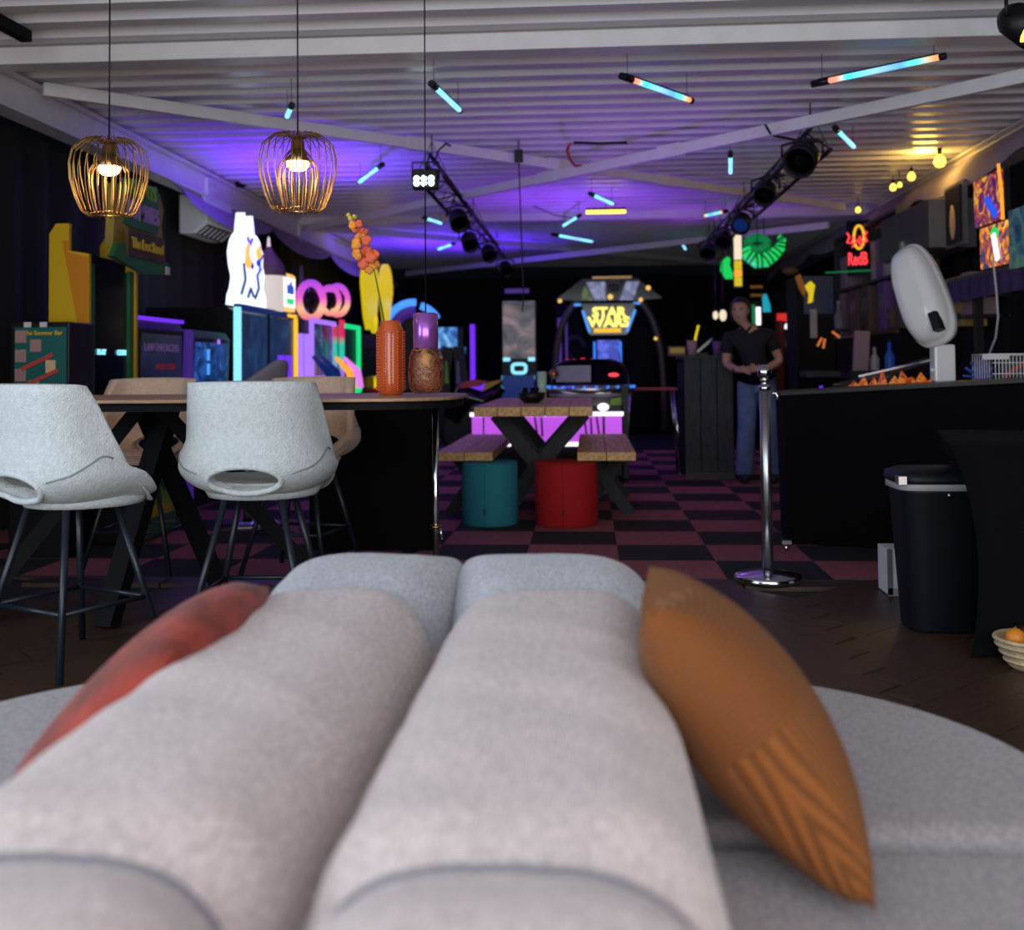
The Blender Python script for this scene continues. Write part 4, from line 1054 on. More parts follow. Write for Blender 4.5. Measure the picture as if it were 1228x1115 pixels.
# poster cabinet in front of it, facing the viewer
YT = 5.75; a_, b_ = atY(10, 440, YT), atY(82, 440, YT)
zt = atY(46, 386, YT).z
o = thing('poster_cabinet', 'black cabinet with teal quiz poster and pinned cards at the far left', 'cabinet', ((a_.x + b_.x) / 2, YT, 0))
W = b_.x - a_.x
MB().box((0, .16, zt / 2), (W, .30, zt)).build('body', 'black_satin', o, bevel=.008)
ps = MB().box((.015, -.002, zt - .215), (W * .86, .01, .37)).build('poster', 'teal_print', o)
for x, z in ((-.095, .135), (-.095, .03), (-.095, -.075), (-.01, .085)): MB().box((x, -.010, zt - .215 + z), (.062, .006, .068)).build('card', 'pink_print', ps)
for x, z in ((.075, -.03), (-.02, -.14)): MB().box((x, -.010, zt - .215 + z), (.055, .006, .07)).build('card', 'cream_print', ps)
for z, x in ((-.005, -.0), (-.09, .03)): MB().bar((-.09 + x, -.014, zt - .255 + z), (.09 + x, -.014, zt - .175 + z), .006, .022).build('red_ribbon', 'red_print', ps)
text('lettering', 'The Summer Bar', .032, 'gold_print', ps, (.03, -.010, zt - .062), bold=.001, ext=.002)
for x in (-.06, .03): MB().box((x, -.004, zt - .015), (.04, .008, .028)).build('price_tag', 'paper_white', o)
# dark machine with violet top strip
def dark_machine(label, px0, px1, topy, strip, scr, art=None):
    o, W = left_machine('arcade_machine', label, px0, px1)
    zt = zL((px0 + px1) / 2, topy)
    MB().prism([(.0, 0), (.7, 0), (.7, zt), (.04, zt), (.0, zt - .06), (.02, .80), (-.22, .72), (-.22, .60), (0, .5)], -W / 2, W, 'YZ').build('body', 'black_satin', o, bevel=.006)
    MB().box((0, .004, (zt + .86) / 2 - .02), (W * .86, .012, zt - 1.0)).build('screen', scr, o)
    MB().box((0, -.12, .765), (W * .9, .2, .03), rx=-.3).build('control_panel', 'grey_dark', o)
    for i in range(4): MB().lathe([(.018, 0), (.018, .012), (.012, .018), (0, .018)], (-W * .3 + W * .2 * i, -.12, .785), 10).build('button', ('neon_red', 'neon_blue', 'neon_yellow', 'neon_green')[i], o)
    if strip: MB().bar((-W / 2, .015, zt + .01), (W / 2, .015, zt + .01), .025, .025).build('top_strip', strip, o)
    return o, W, zt
emit_art('scr_night', [(.002, .002, .012), (.006, .008, .03), (.012, .012, .05)], .8, 3)
o, W, zt = dark_machine('dark shooting game machine with a violet light strip along its top', 166, 221, 385, 'neon_purple', 'scr_night')
emit('dim_letters', (.16, .10, .30), .35); emit('dim_red', (.45, .04, .06), .18)
text('lettering', 'LAW ENFORCERS', .075, 'dim_letters', o, (-.02, -.004, 1.17)); text('lettering', 'INSERT COIN', .055, 'dim_red', o, (.05, -.004, 1.04))
MB().box((W / 2 + .03, .1, .66), (.05, .3, 1.3)).build('side_glow_panel', 'dim_violet', o)
emit_art('scr_blue', [(.0, .0, .02), (.0, .02, .10), (.01, .07, .35), (.05, .2, .6)], .8, 5, 3)
o, W, zt = dark_machine('low dark game machine with blue lit tubes in its window', 231, 276, 397, None, 'scr_blue')
for z in (1.13, 1.02): MB().tube([(-.12, -.012, z - .04), (-.12, -.012, z + .045)], .012, 8).build('light_tube', 'neon_sky', o)
MB().box((.12, -.01, zt - .08), (.035, .01, .035)).build('sticker', 'neon_violet', o)
# grey lounge chair at the arcade, behind the stools
c = atY(297, 470, 7.0)
o = thing('lounge_chair', 'grey shell chair in front of the unicorn game', 'chair', (c.x, 7.0, 0))
def shell(u, v):
    th = (u - .5) * 3.4; r = .26 + .05 * v
    return (r * math.sin(th), .18 - r * math.cos(th) * .8, .72 + (.16 + .20 * max(0, math.cos(th - .9)) ** 2) * v)
b_ = MB().grid(shell, 24, 8).build('shell', 'grey_light', o); so = b_.modifiers.new('s', 'SOLIDIFY'); so.thickness = .03
MB().lathe([(0, .70), (.24, .70), (.27, .73), (.25, .77), (0, .77)], n=24, cap=False).build('seat', 'grey_light', o)
MB().tube([(0, 0, .02), (0, 0, .70)], .03, 10).build('column', 'steel', o)
MB().lathe([(0, 0), (.2, 0), (.2, .015), (.04, .03)], n=24, cap=False).build('base', 'steel', o)
o.rotation_euler.z = .5
# unicorn game
o, W = left_machine('arcade_machine', 'twin-screen game with glowing white unicorn topper and cyan and yellow edges', 281, 353)
zt = zL(318, 374)
emit_art('scr_deep', [(.002, .01, .03), (.005, .03, .10), (.01, .05, .16), (.02, .09, .22)], .55, 3, 1)
MB().prism([(.0, .0), (.75, 0), (.75, zt), (.06, zt), (.0, zt - .04), (.0, .70), (-.2, .62), (-.2, .5), (0, .4)], -W / 2, W, 'YZ').build('body', 'black_satin', o)
for s_ in (-1, 1): MB().box((s_ * W * .235, -.004, (zt + .82) / 2), (W * .44, .012, zt - .90)).build('screen', 'scr_deep', o)
MB().box((0, -.012, (zt + .8) / 2), (.05, .02, zt - .84)).build('divider', 'black_satin', o)
MB().bar((-W / 2 + .02, -.02, .78), (-W / 2 + .02, -.02, zt), .05, .05).build('edge_light', 'neon_cyan', o)
MB().bar((W / 2 - .02, -.02, .78), (W / 2 - .02, -.02, zt - .02), .035, .035).build('edge_light', 'neon_yellow', o)
MB().bar((W * .12, -.03, .79), (W / 2 - .02, -.03, .79), .035, .035).build('edge_light', 'neon_yellow', o)
MB().bar((W * .28, -.02, zt), (W / 2 - .02, -.02, zt), .03, .03).build('edge_light', 'neon_yellow', o)
MB().ball((W * .10, -.06, .79), .06, 8).build('lamp_knob', 'neon_yellow', o)
for x in (W * .22, W * .36): MB().box((x, -.014, .98), (W * .11, .012, .34)).build('violet_panel', 'neon_purple', o)
MB().bar((-W / 2 + .0, -.02, zt), (W * .28, -.02, zt), .05, .05).build('top_rail', 'dim_blue', o)
ht = zt + .02
horse = [(-.86, .0), (-.84, .10), (-.78, .18), (-.74, .30), (-.80, .42), (-.83, .55), (-.78, .68), (-.70, .76), (-.66, .78), (-.61, 1.0), (-.51, .72), (-.40, 1.0), (-.34, .76), (-.30, .80), (-.20, .74), (-.16, .66), (-.10, .62), (-.12, .48), (-.06, .38), (-.10, .24), (-.02, .12), (-.02, .0)]
hs = MB().prism([(x * W / 1.75, ht + z * .80) for x, z in horse], .0, .08, 'XZ').build('unicorn_topper', 'unicorn_white', o)
mane = [(-.60, .62), (-.50, .72), (-.52, .55), (-.44, .48), (-.54, .40), (-.62, .46)]
MB().prism([(x * W / 1.75, ht + z * .80) for x, z in mane], -.012, .012, 'XZ').build('mane', 'neon_yellow', hs)
MB().prism([(x * W / 1.75, ht + z * .80) for x, z in [(-.34, .62), (-.22, .70), (-.18, .58), (-.28, .54)]], -.012, .012, 'XZ').build('mane', 'neon_yellow', hs)
mat('line_blue', (.10, .16, .40), .5)
for pl in ([(-.72, .12), (-.62, .28), (-.66, .45)], [(-.36, .10), (-.26, .22), (-.30, .36), (-.20, .44)], [(-.14, .60), (-.24, .52), (-.22, .42)], [(-.56, .74), (-.50, .66), (-.44, .74)], [(-.55, .10), (-.48, .2), (-.40, .12)]):
    MB().tube([(x * W / 1.75, -.005, ht + z * .8) for x, z in pl], .014, 5).build('outline', 'line_blue', hs)
for x, z in ((-.46, .36), (-.30, .40)): MB().tube([(x, -.014, ht + z), (x, -.004, ht + z)], .03, 8).build('eye', 'dim_blue', hs)
emit('sign_face_cream', (.9, .8, .75), .7)
tw = MB().lathe([(0, 0), (.14, 0), (.13, .32), (.16, .33), (.14, .40), (.06, .52), (.02, .58), (.012, .68), (0, .70)], (W * .12, .05, ht), 14, cap=False).build('tower_topper', 'sign_face_cream', o)
MB().lathe([(.162, .325), (.145, .42), (.065, .53), (.02, .60)], (W * .12, .05, ht), 14, cap=False).build('tower_roof', 'card_brown', tw)
sg = MB().prism([(x * 1.0, z) for x, z in ((W * .20, ht + .06), (W * .23, ht + .02), (W * .45, ht + .02), (W * .47, ht + .06), (W * .455, ht + .2), (W * .47, ht + .36), (W * .43, ht + .38), (W * .24, ht + .38), (W * .20, ht + .35), (W * .215, ht + .2))], -.03, .05, 'XZ').build('sign_topper', 'neon_gold', o)
MB().box((W * .335, -.036, ht + .20), (W * .20, .012, .28)).build('sign_face', 'neon_white', sg)
emit('blue_ink', (.02, .12, .6), .8)
text('lettering', 'mile', .16, 'blue_ink', sg, (W * .335, -.046, ht + .24), sx=.8, bold=.006); text('lettering', 'tower', .10, 'neon_green', sg, (W * .335, -.046, ht + .12), sx=.9, bold=.004)
# ring-topped racer
o, W = left_machine('arcade_machine', 'neon-framed twin game with glowing pink rings on top', 360, 433)
zt = zL(400, 388)
MB().box((0, .40, zt / 2), (W, .7, zt)).build('body', 'black_satin', o)
def frame(px0, px1, z0, z1, m, d=.025):
    x0, x1 = yL(px0) - o.location.y, yL(px1) - o.location.y
    for a, b in (((x0, z0), (x0, z1)), ((x0, z1), (x1, z1)), ((x1, z1), (x1, z0)), ((x1, z0), (x0, z0))):
        MB().bar((a[0], .02, a[1]), (b[0], .02, b[1]), d, d).build('neon_frame', m, o)
frame(376, 403, .92, zt, 'neon_violet', .045); frame(412, 432, .82, zt, 'neon_mint', .05)
emit_art('scr_space', [(.0, .0, .01), (.0, .01, .05), (.02, .06, .15), (.2, .3, .4)], .6, 5, 2)
x0, x1 = yL(378) - o.location.y, yL(402) - o.location.y
MB().box(((x0 + x1) / 2, .035, (zt + .92) / 2), (x1 - x0, .01, zt - .98)).build('screen', 'scr_space', o)
for px in (363, 370): 
    x = yL(px) - o.location.y; MB().box((x, .02, 1.12), (.14, .02, .52)).build('violet_panel', 'neon_violet', o)
emit_ramp('led_column', [(0, (.7, .1, .5)), (.2, (.4, .15, .8)), (.45, (.02, .6, .45)), (.62, (.02, .6, .4)), (.75, (.8, .02, .12)), (1, (.8, .02, .1))], .9, 'Z', .80, 1.2)
for px in (400, 408):
    x = yL(px) - o.location.y; MB().box((x, -.02, 1.2), (.10 if px == 400 else .16, .03, .60 if px == 400 else .78)).build('led_column', 'led_column', o)
for px, m in ((399, 'orange_glow'), (409, 'neon_pink'), (372, 'dim_blue'), (382, 'dim_blue')):
    x = yL(px) - o.location.y
    MB().tube([(x + .05, -.22, .80), (x - .02, -.20, .98), (x - .25, -.10, 1.14)], [.04, .045, .02], 8).build('seat_wing', m, o)
emit_ramp('ring_glow', [(0, (.8, .10, .25)), (.3, (.9, .50, .25)), (.55, (.8, .10, .55)), (1, (.35, .06, .75))], 1.1, 'Z', .45, 0)
for px, s_ in ((386, 1.0), (417, .9), (408, .8)):
    x = yL(px) - o.location.y; zc = zL(px, 358); R = .225 * s_
    g = MB().tube([(R * .62 * math.cos(a), 0, R * .85 * math.sin(a)) for a in [2 * PI * i / 32 for i in range(32)]], .042 * s_, 10, True).build('ring_light', 'ring_glow', o, loc=(x, .12, zc - .02), rot=(0, 0, -.95))
    MB().lathe([(0, -.01), (.10, -.01), (.10, .01), (0, .01)], n=20).build('ring_hub', 'black_satin', g, rot=(PI / 2, 0, 0)); MB().box((0, .02, -.16), (.03, .02, .2)).build('ring_post', 'black_satin', g)
for px, h_, m in ((377, .48, 'card_pink'), (387, .62, 'grey_mid'), (394, .50, 'dim_blue'), (401, .48, 'grey_mid'), (405, .50, 'dim_violet')):
    x = yL(px) - o.location.y
    MB().prism([(x - .10, zt), (x + .10, zt), (x + .08, zt + h_ * .6), (x + .0, zt + h_), (x - .07, zt + h_ * .6)], .22, .03, 'XZ').build('topper_spike', m, o)
MB().bar((x0 - .1, -.05, .87), (x1 + .3, -.05, .87), .05, .05).build('base_strip', 'neon_violet', o)
MB().ball((yL(420) - o.location.y, -.05, .78), .10, 8).build('green_knob', 'neon_mint', o)
# yellow-panelled game with MAN lettering
o, W = left_machine('arcade_machine', 'black game machine with big yellow leaf-shaped panels over it', 436, 468)
zt = 1.42
MB().box((0, .4, zt / 2), (W, .7, zt)).build('body', 'black_satin', o)
MB().box((0, .03, 1.15), (W * .8, .02, .5)).build('screen', 'screen_dark', o)
def leaf(px, py, w, h, teeth):
    x = yL(px) - o.location.y; zc = zL(px, py); pts = []
    for i in range(13):
        a = PI * i / 12; pts.append((x + w * math.cos(a), zc + h * .25 + h * .75 * math.sin(a)))
    n = 6 if teeth else 2
    for i in range(1, n): pts.append((x - w + 2 * w * i / n, zc - h * (.62 if (i % 2 and teeth) else 1.0)))
    MB().prism(pts, -.03, .06, 'XZ').build('yellow_panel', 'yellow_glow', o)
leaf(444, 353, .50, .48, True); leaf(463, 360, .42, .52, False)
leaf(449, 389, .12, .12, True)
text('lettering', 'MAN', .22, 'yellow_glow', o, (-.1, -.012, .82), bold=.006)
MB().box((.3, -.02, .70), (.5, .03, .12)).build('red_base', 'red_glow', o)
MB().box((-W * .3, .03, 1.38), (W * .5, .04, .18)).build('name_plate', 'sign_brown', o)
# ---------------------------------------------------------------- machines along the back
def back_machine(name, label, px0, px1, Y, cat='arcade machine'):
    a_, b_ = atY(px0, 440, Y), atY(px1, 440, Y)
    return thing(name, label, cat, ((a_.x + b_.x) / 2, Y, 0)), b_.x - a_.x, Y / 1300
o, W, k = back_machine('arcade_machine', 'racing game with glowing blue arcs behind the orange vase', 474, 520, 16.0)
MB().box((0, .45, .9), (W, .8, 1.8)).build('body', 'black_satin', o)
def Z(py, Y, px=600): return atY(px, py, Y).z
zc = Z(398, 16, 500)
for R, a0, a1, m in ((.44, 1.5, 2.9, 'neon_sky'), (.40, .5, 1.3, 'neon_sky'), (.42, 3.0, 4.2, 'neon_sky'), (.30, 1.5, 2.6, 'dim_violet')):
    MB().tube([(R * math.cos(a0 + (a1 - a0) * i / 12), -.03, zc + R * math.sin(a0 + (a1 - a0) * i / 12)) for i in range(13)], .055 if R > .35 else .08, 8).build('light_arc', m, o)
MB().box((0, -.02, .80), (W * .9, .1, .2)).build('dash', 'grey_dark', o)
emit_art('scr_race', [(.0, .01, .06), (.01, .08, .4), (.1, .4, .8), (.6, .8, .9)], .9, 3.5, 5)
o, W, k = back_machine('arcade_machine', 'driving game with a bright blue screen and black bucket seats', 524, 556, 15.5)
MB().box((0, .45, .8), (W * .95, .8, 1.6)).build('body', 'black_satin', o)
MB().box((-.06, -.01, Z(405, 15.5, 540)), (W * .85, .02, .30)).build('screen', 'scr_race', o)
MB().box((0.05, -.01, Z(424, 15.5, 540)), (W * .9, .02, .18)).build('screen', 'scr_race', o)
for x, m in ((.02, 'lime_paint'), (.18, 'grey_mid')):
    s_ = MB().prism([(-.10, .4), (.10, .4), (.13, .9), (.08, 1.30), (-.06, 1.32), (-.12, .9)], -.55, .1, 'XZ').build('bucket_seat', 'black_satin', o, loc=(x, 0, 0))
    MB().prism([(-.03, .8), (.03, .8), (.01, 1.1), (-.02, 1.12)], -.56, .01, 'XZ').build('seat_stripe', m, s_)
MB().bar((-.2, -.7, .66), (-.10, -.7, .84), .05, .05).build('green_light', 'neon_mint', o)
o, W, k = back_machine('light_column', 'tall thin violet light column on a lit foot beside the driving game', 562, 572, 14.8, 'light')
MB().tube([(0, 0, .8), (0, 0, Z(389, 14.8, 567))], .035, 8).build('tube', 'neon_purple', o)
MB().ball((0, 0, .74), .16, 8, (1.3, 1, .6)).build('lit_foot', 'neon_purple', o)
MB().box((0, 0, .33), (.2, .2, .66)).build('plinth', 'black_satin', o)
o, W, k = back_machine('motorbike_simulator', 'black motorbike ride with a red tail below the violet column', 540, 596, 12.5, 'ride')
MB().tube([(-.26, 0, .42), (-.1, 0, .70), (.12, 0, .62), (.34, 0, .78)], [.12, .15, .13, .05], 10).build('bike_body', 'black_gloss', o)
MB().prism([(-.16, .78), (.06, .80), (.16, .86), (.0, .88), (-.14, .84)], -.1, .2, 'XZ').build('red_fairing', 'red_print', o)
MB().prism([(.10, .74), (.30, .84), (.34, .88), (.14, .84)], -.08, .16, 'XZ').build('yellow_fairing', 'gold_print', o)
MB().lathe([(.25, -.05), (.28, -.03), (.28, .03), (.25, .05)], n=24).build('wheel', 'black_satin', o, loc=(-.1, 0, .28), rot=(PI / 2, 0, 0))
MB().box((0, 0, .04), (.8, .5, .08)).build('platform', 'grey_dark', o)
# poster machine with cyan lights
emit_art('poster_battle', [(.01, .012, .02), (.05, .05, .08), (.16, .11, .12), (.28, .22, .24)], .8, 2.2, 4, 2.5)
Y = 14.6; o, W, k = back_machine('arcade_machine', 'slim game machine with a pale battle poster and cyan light bars', 602, 643, Y)
zt = Z(361, Y); zm = Z(430, Y)
MB().box((0, .4, zt / 2), (W, .7, zt)).build('body', 'black_satin', o)
MB().box((0, .04, (zt + zm) / 2), (W * .94, .02, zt - zm)).build('poster', 'poster_battle', o)
MB().box((-.02, .02, Z(349, Y)), (W * .7, .06, .06)).build('top_bar', 'dim_violet', o)
for px, py in ((607, 431), (637, 431)): MB().box(((px - 622) * k, .02, Z(py, Y)), (.09, .03, .05)).build('cyan_light', 'neon_cyan', o)
zc = Z(442, Y)
MB().tube([(.09 * math.copysign(abs(math.cos(a)) ** .5, math.cos(a)), .0, zc + .06 * math.copysign(abs(math.sin(a)) ** .5, math.sin(a))) for a in [2 * PI * i / 28 for i in range(28)]], .022, 8, True).build('cyan_ring', 'neon_cyan', o)
for px, py, w_, h_ in ((603, 453, .04, .05), (639, 453, .04, .05), (604, 470, .035, .20), (620, 467, .18, .05)):
    MB().box(((px - 622) * k, .0, Z(py, Y)), (w_, .03, h_)).build('cyan_light', 'neon_cyan', o)
MB().box((0, -.15, .72), (W * .9, .25, .36)).build('control_console', 'dim_blue', o)
# dome simulator with STAR WARS sign
Y = 15.4; o, W, k = back_machine('dome_simulator', 'big domed cockpit simulator with a glowing yellow title sign at the back', 664, 796, Y)
def px2(px): return (px - 730) * k
def arch(r0, r1, zb, zt_, n=24): 
    return [(r * W / 2 * math.copysign(abs(math.cos(a)) ** .7, math.cos(a)), zb + (zt_ - zb) * math.sin(a) ** .8) for r, seq in ((r0, range(n + 1)), (r1, range(n, -1, -1))) for a in [PI * i / n for i in seq]]
zt = Z(352, Y)
MB().box((0, 1.3, 1.0), (W, .8, 2.0)).build('pod_body', 'black_matte', o, bevel=.1)
mat('arch_trim', (.10, .075, .07), .4)
MB().tube([(W / 2 * math.copysign(abs(math.cos(a)) ** .75, math.cos(a)), 0, .1 + (zt - .1) * math.sin(a) ** .55) for a in [PI * i / 32 for i in range(33)]], .05, 10).build('cockpit_arch', 'arch_trim', o)
MB().box((px2(672), .02, Z(420, Y)), (.06, .06, .9)).build('side_strip', 'dim_violet', o)
MB().box((px2(680), .10, Z(410, Y)), (.03, .06, .6)).build('side_strip', 'dim_violet', o)
z0, z1 = Z(362, Y), Z(336, Y)
cr = MB().prism([(px2(668), z0 + .02), (px2(700), z1), (px2(765), z1), (px2(795), z0 + .02), (px2(765), z0), (px2(700), z0)], -.05, .1, 'XZ').build('crown', 'black_gloss', o)
emit_art('pane_blue', [(.04, .05, .12), (.16, .18, .34), (.35, .38, .55)], .8, 6, 1)
emit_art('pane_green', [(.01, .02, .0), (.06, .12, .02), (.2, .25, .06)], .7, 7, 1)
for pts, m in (([(704, 340), (728, 340), (728, 362), (714, 362)], 'pane_blue'), ([(768, 340), (752, 340), (744, 362), (760, 362)], 'pane_blue'), ([(700, 348), (704, 344), (712, 362), (699, 362)], 'pane_green')):
    MB().prism([(px2(x), Z(y, Y)) for x, y in pts], -.065, .014, 'XZ').build('art_pane', m, cr)
for px, py, r in ((733, 358, .04), (747, 341, .02), (729, 341, .02), (778, 348, .035), (673, 362, .03), (769, 362, .03), (772, 372, .02), (786, 408, .025)):
    MB().ball((px2(px), -.07, Z(py, Y)), r, 6).build('star_light', 'sign_brown' if r < .025 else 'neon_gold', cr)
mat('moon_print', (.09, .09, .08), .7, var=.6, scale=14)
MB().box((px2(735), -.06, z1 + .01), (.55, .1, .03)).build('top_lip', 'brass', cr)
MB().ball((px2(737), -.03, Z(347, Y)), .10, 8, (1, .4, .7)).build('printed_moon', 'moon_print', cr)
sg = MB().prism([(px2(699), Z(366, Y)), (px2(763), Z(366, Y)), (px2(752), Z(403, Y)), (px2(708), Z(403, Y))], -.12, .1, 'XZ').build('title_sign', 'black_gloss', o)
emit('title_yellow', (1.0, .80, .14), 1.5)
text('lettering', 'STAR', .19, 'title_yellow', sg, (px2(731), -.13, Z(377, Y)), sx=1.05, bold=.009)
text('lettering', 'WARS', .19, 'title_yellow', sg, (px2(731), -.13, Z(388.5, Y)), sx=1.10, bold=.009)
for a, b, m in (((700, 374), (708, 400), 'neon_sky'), ((762, 374), (752, 400), 'neon_sky')):
    MB().bar((px2(a[0]), -.13, Z(a[1], Y)), (px2(b[0]), -.13, Z(b[1], Y)), .035, .035).build('side_light', m, sg)
MB().tube([(px2(713), -.13, Z(398, Y)), (px2(745), -.13, Z(398, Y))], .03, 8).build('under_bar', 'neon_yellow', sg)
for x, y in ((694, 367), (764, 366)): MB().box((px2(x), -.08, Z(y, Y)), (.10, .05, .03)).build('arch_lamp', 'neon_sky', o)
emit_art('scr_planet', [(.0, .005, .2), (.01, .03, .5), (.1, .15, .9), (.5, .5, 1)], .9, 3.5, 2, 1)
MB().box((px2(730), .0, Z(426, Y)), (.31, .03, .40)).build('screen', 'scr_planet', o)
for x in (713.5, 744.5): MB().bar((px2(x), -.02, .75), (px2(x), -.02, Z(411, Y)), .03, .03).build('screen_light', 'neon_blue', o)
MB().ball((px2(731), -.1, Z(440, Y)), .05, 6).build('joystick_light', 'neon_pink', o)
mat('emblem', (.035, .025, .06), .6)
MB().tube([(px2(690) + .13 * math.cos(a), .3, Z(417, Y) + .15 * math.sin(a)) for a in [2 * PI * i / 20 for i in range(15)]], .04, 6).build('side_emblem', 'emblem', o)
# round coin pusher with magenta base glow, behind the picnic table
Y = 9.4; o, W, k = back_machine('coin_pusher', 'round coin pusher with magenta-lit base behind the picnic table', 563, 747, Y)
def px3(px): return (px - 655) * k
za, zb = Z(497, Y), Z(533, Y)
base = MB().box((0, .40, (za + .1) / 2 + .02), (W, .7, za - .0)).build('cabinet', 'black_satin', o)
for x0, x1 in ((565, 578), (580, 722), (725, 745)):
    MB().box((px3((x0 + x1) / 2), .04, (za + zb) / 2), ((x1 - x0) * k, .02, za - zb)).build('lit_panel', 'pink_panel', base)
for a, b, z in ((563, 580, za), (593, 603, za), (617, 645, za), (650, 682, za), (704, 747, za), (590, 612, zb), (673, 694, zb)):
    MB().bar((px3(a), .015, z), (px3(b), .015, z), .035, .035).build('white_light_bar', 'neon_white', base)
mat('cable_dark', (.05, .01, .06), .5)
for px in (641, 700, 715):
    MB().tube([(px3(px), .02, za - .02), (px3(px + 3), .02, zb + .07), (px3(px + 9), .02, zb + .07), (px3(px + 8), .02, za - .03)], .010, 6).build('cable', 'cable_dark', base)
zr = Z(463, Y); cx0 = px3(708)
ds = MB().lathe([(.36, zr - .08), (.385, zr - .06), (.39, zr - .02), (.37, zr)], (cx0, .36, 0), 40, cap=False).build('rim', 'steel', o)
MB().lathe([(0, zr - .10), (.375, zr - .10), (.36, zr - .04), (0, zr - .03)], (cx0, .36, 0), 40, cap=False).build('playfield', 'grey_light', o)
MB().lathe([(.36, zr - .03), (.35, zr + .10), (.30, zr + .19), (.20, zr + .23)], (cx0, .36, 0), 40, cap=False).build('dome', 'dome_glass', o)
MB().lathe([(.30, za - .02), (.31, zr - .1)], (cx0, .36, 0), 24).build('pedestal', 'grey_mid', o)
for i in range(12):
    a = PI + PI * (i + .5) / 12; MB().ball((cx0 + .392 * math.cos(a), .36 + .392 * math.sin(a), zr - .015), .014, 5).build('rim_light', 'neon_blue', ds)
for px, py, m in ((680, 436, 'neon_red'), (688, 436, 'neon_red'), (699, 435, 'neon_red'), (710, 436, 'neon_red')):
    MB().lathe([(0, .04), (.02, .035), (.03, .0), (0, 0)], (px3(px), .55, Z(py, Y + .5)), 10, cap=False).build('dome_lamp', 'red_glow', o)
MB().ball((px3(736), .2, Z(451, Y)), .03, 6, (1.6, 1, .6)).build('red_prize', 'neon_red', o)
MB().ball((px3(664), .1, Z(449, Y)), .045, 8).build('brass_knob', 'brass', o)
MB().box((px3(688), .3, Z(450, Y)), (.30, .02, .14)).build('mirror_panel', 'grey_light', o)
MB().prism([(px3(728), za), (px3(747), za), (px3(747), zr - .1), (px3(733), zr - .12)], .10, .03, 'XZ').build('green_art', 'lime_paint', o)
MB().ball((px3(723), -.02, za + .06), .05, 8, (1, 1, .7)).build('start_button', 'neon_white', o)
MB().box((px3(749), .3, .45), (.06, .5, .8)).build('side_panel', 'black_satin', o)
# ---------------------------------------------------------------- right-hand back bar
XR = 3.0
def yR(px, X=XR): return atX(px, 440, X).y
def zR(px, py, X=XR): return atX(px, py, X).z
def rthing(name, label, cat, px0, px1, X=XR, group=None):
    y0, y1 = yR(px1, X), yR(px0, X)
    return thing(name, label, cat, (X, (y0 + y1) / 2, 0), -PI / 2, group), y1 - y0      # local x runs towards the viewer
# shelf unit with boxed goods
o, W = rthing('shelf_unit', 'dark wall shelf unit with pale edges behind the kiosk', 'shelf', 1003, 1078)
z0, z1 = zR(1040, 398), zR(1040, 268)
MB().box((0, .40, (z0 + z1) / 2), (W, .03, z1 - z0)).build('back_panel', 'black_matte', o)
for z in (z0, (z0 + z1) / 2 - .05, z1): MB().box((0, .2, z), (W, .40, .03)).build('shelf_board', 'grey_dark', o)
for x in (-W / 2, 0, W / 2): MB().box((x, .2, (z0 + z1) / 2), (.03, .40, z1 - z0)).build('upright', 'grey_dark', o)
MB().box((0, -.005, z0 - .03), (W, .02, .03)).build('front_lip', 'brass', o)
MB().box((0, .2, z0 / 2), (W, .38, z0)).build('lower_cabinet', 'black_matte', o)
SY = o.location.y; zm = (z0 + z1) / 2 - .05
rows = [(1009, .10, 'card_pink', 'upper', 'pale pink boxed game at the far end of the upper wall shelf'), (1014, .10, 'grey_light', 'upper', 'light grey boxed game second on the upper wall shelf'), (1019, .10, 'card_pink', 'upper', 'dull pink boxed game third on the upper wall shelf'),
        (1046, .12, 'grey_light', 'upper', 'grey boxed game right of the red neon sign'), (1053, .14, 'card_purple', 'upper', 'lilac boxed game on the upper shelf, second right of the neon sign'), (1061, .14, 'grey_light', 'upper', 'pale boxed game on the upper shelf nearest the grey panel'),
        (1008, .16, 'card_pink', 'lower', 'tall dull pink box at the far end of the lower wall shelf'), (1022, .40, 'card_brown', 'lower', 'wide brown carton in the middle of the lower wall shelf'), (1036, .34, 'card_brown', 'lower', 'brown carton right of centre on the lower wall shelf'), (1056, .26, 'card_purple', 'lower', 'tall purple box on the lower wall shelf beside the kiosk'), (1065, .14, 'card_brown', 'lower', 'small brown box on the lower wall shelf behind the kiosk')]
for px, w_, m, lv, lab in rows:
    zb = zm + .015 if lv == 'upper' else z0 + .015; h_ = (.40 if lv == 'upper' else .62) * (1.0 if w_ > .11 else .9)
    if 'small' in lab: h_ = .2
    h_ = min(h_, (z1 - zm - .05) if lv == 'upper' else (zm - z0 - .05))
    b = thing('game_box', lab, 'box', (XR - .02, yR(px, XR - .02), zb), -PI / 2, 'boxes on the wall shelf')
    MB().box((0, .16, h_ / 2), (w_, .28, h_)).build('carton', m, b, bevel=.004)
    MB().box((0, .018, h_ * .6), (w_ * .6, .004, h_ * .3)).build('label_panel', 'grey_mid', b)
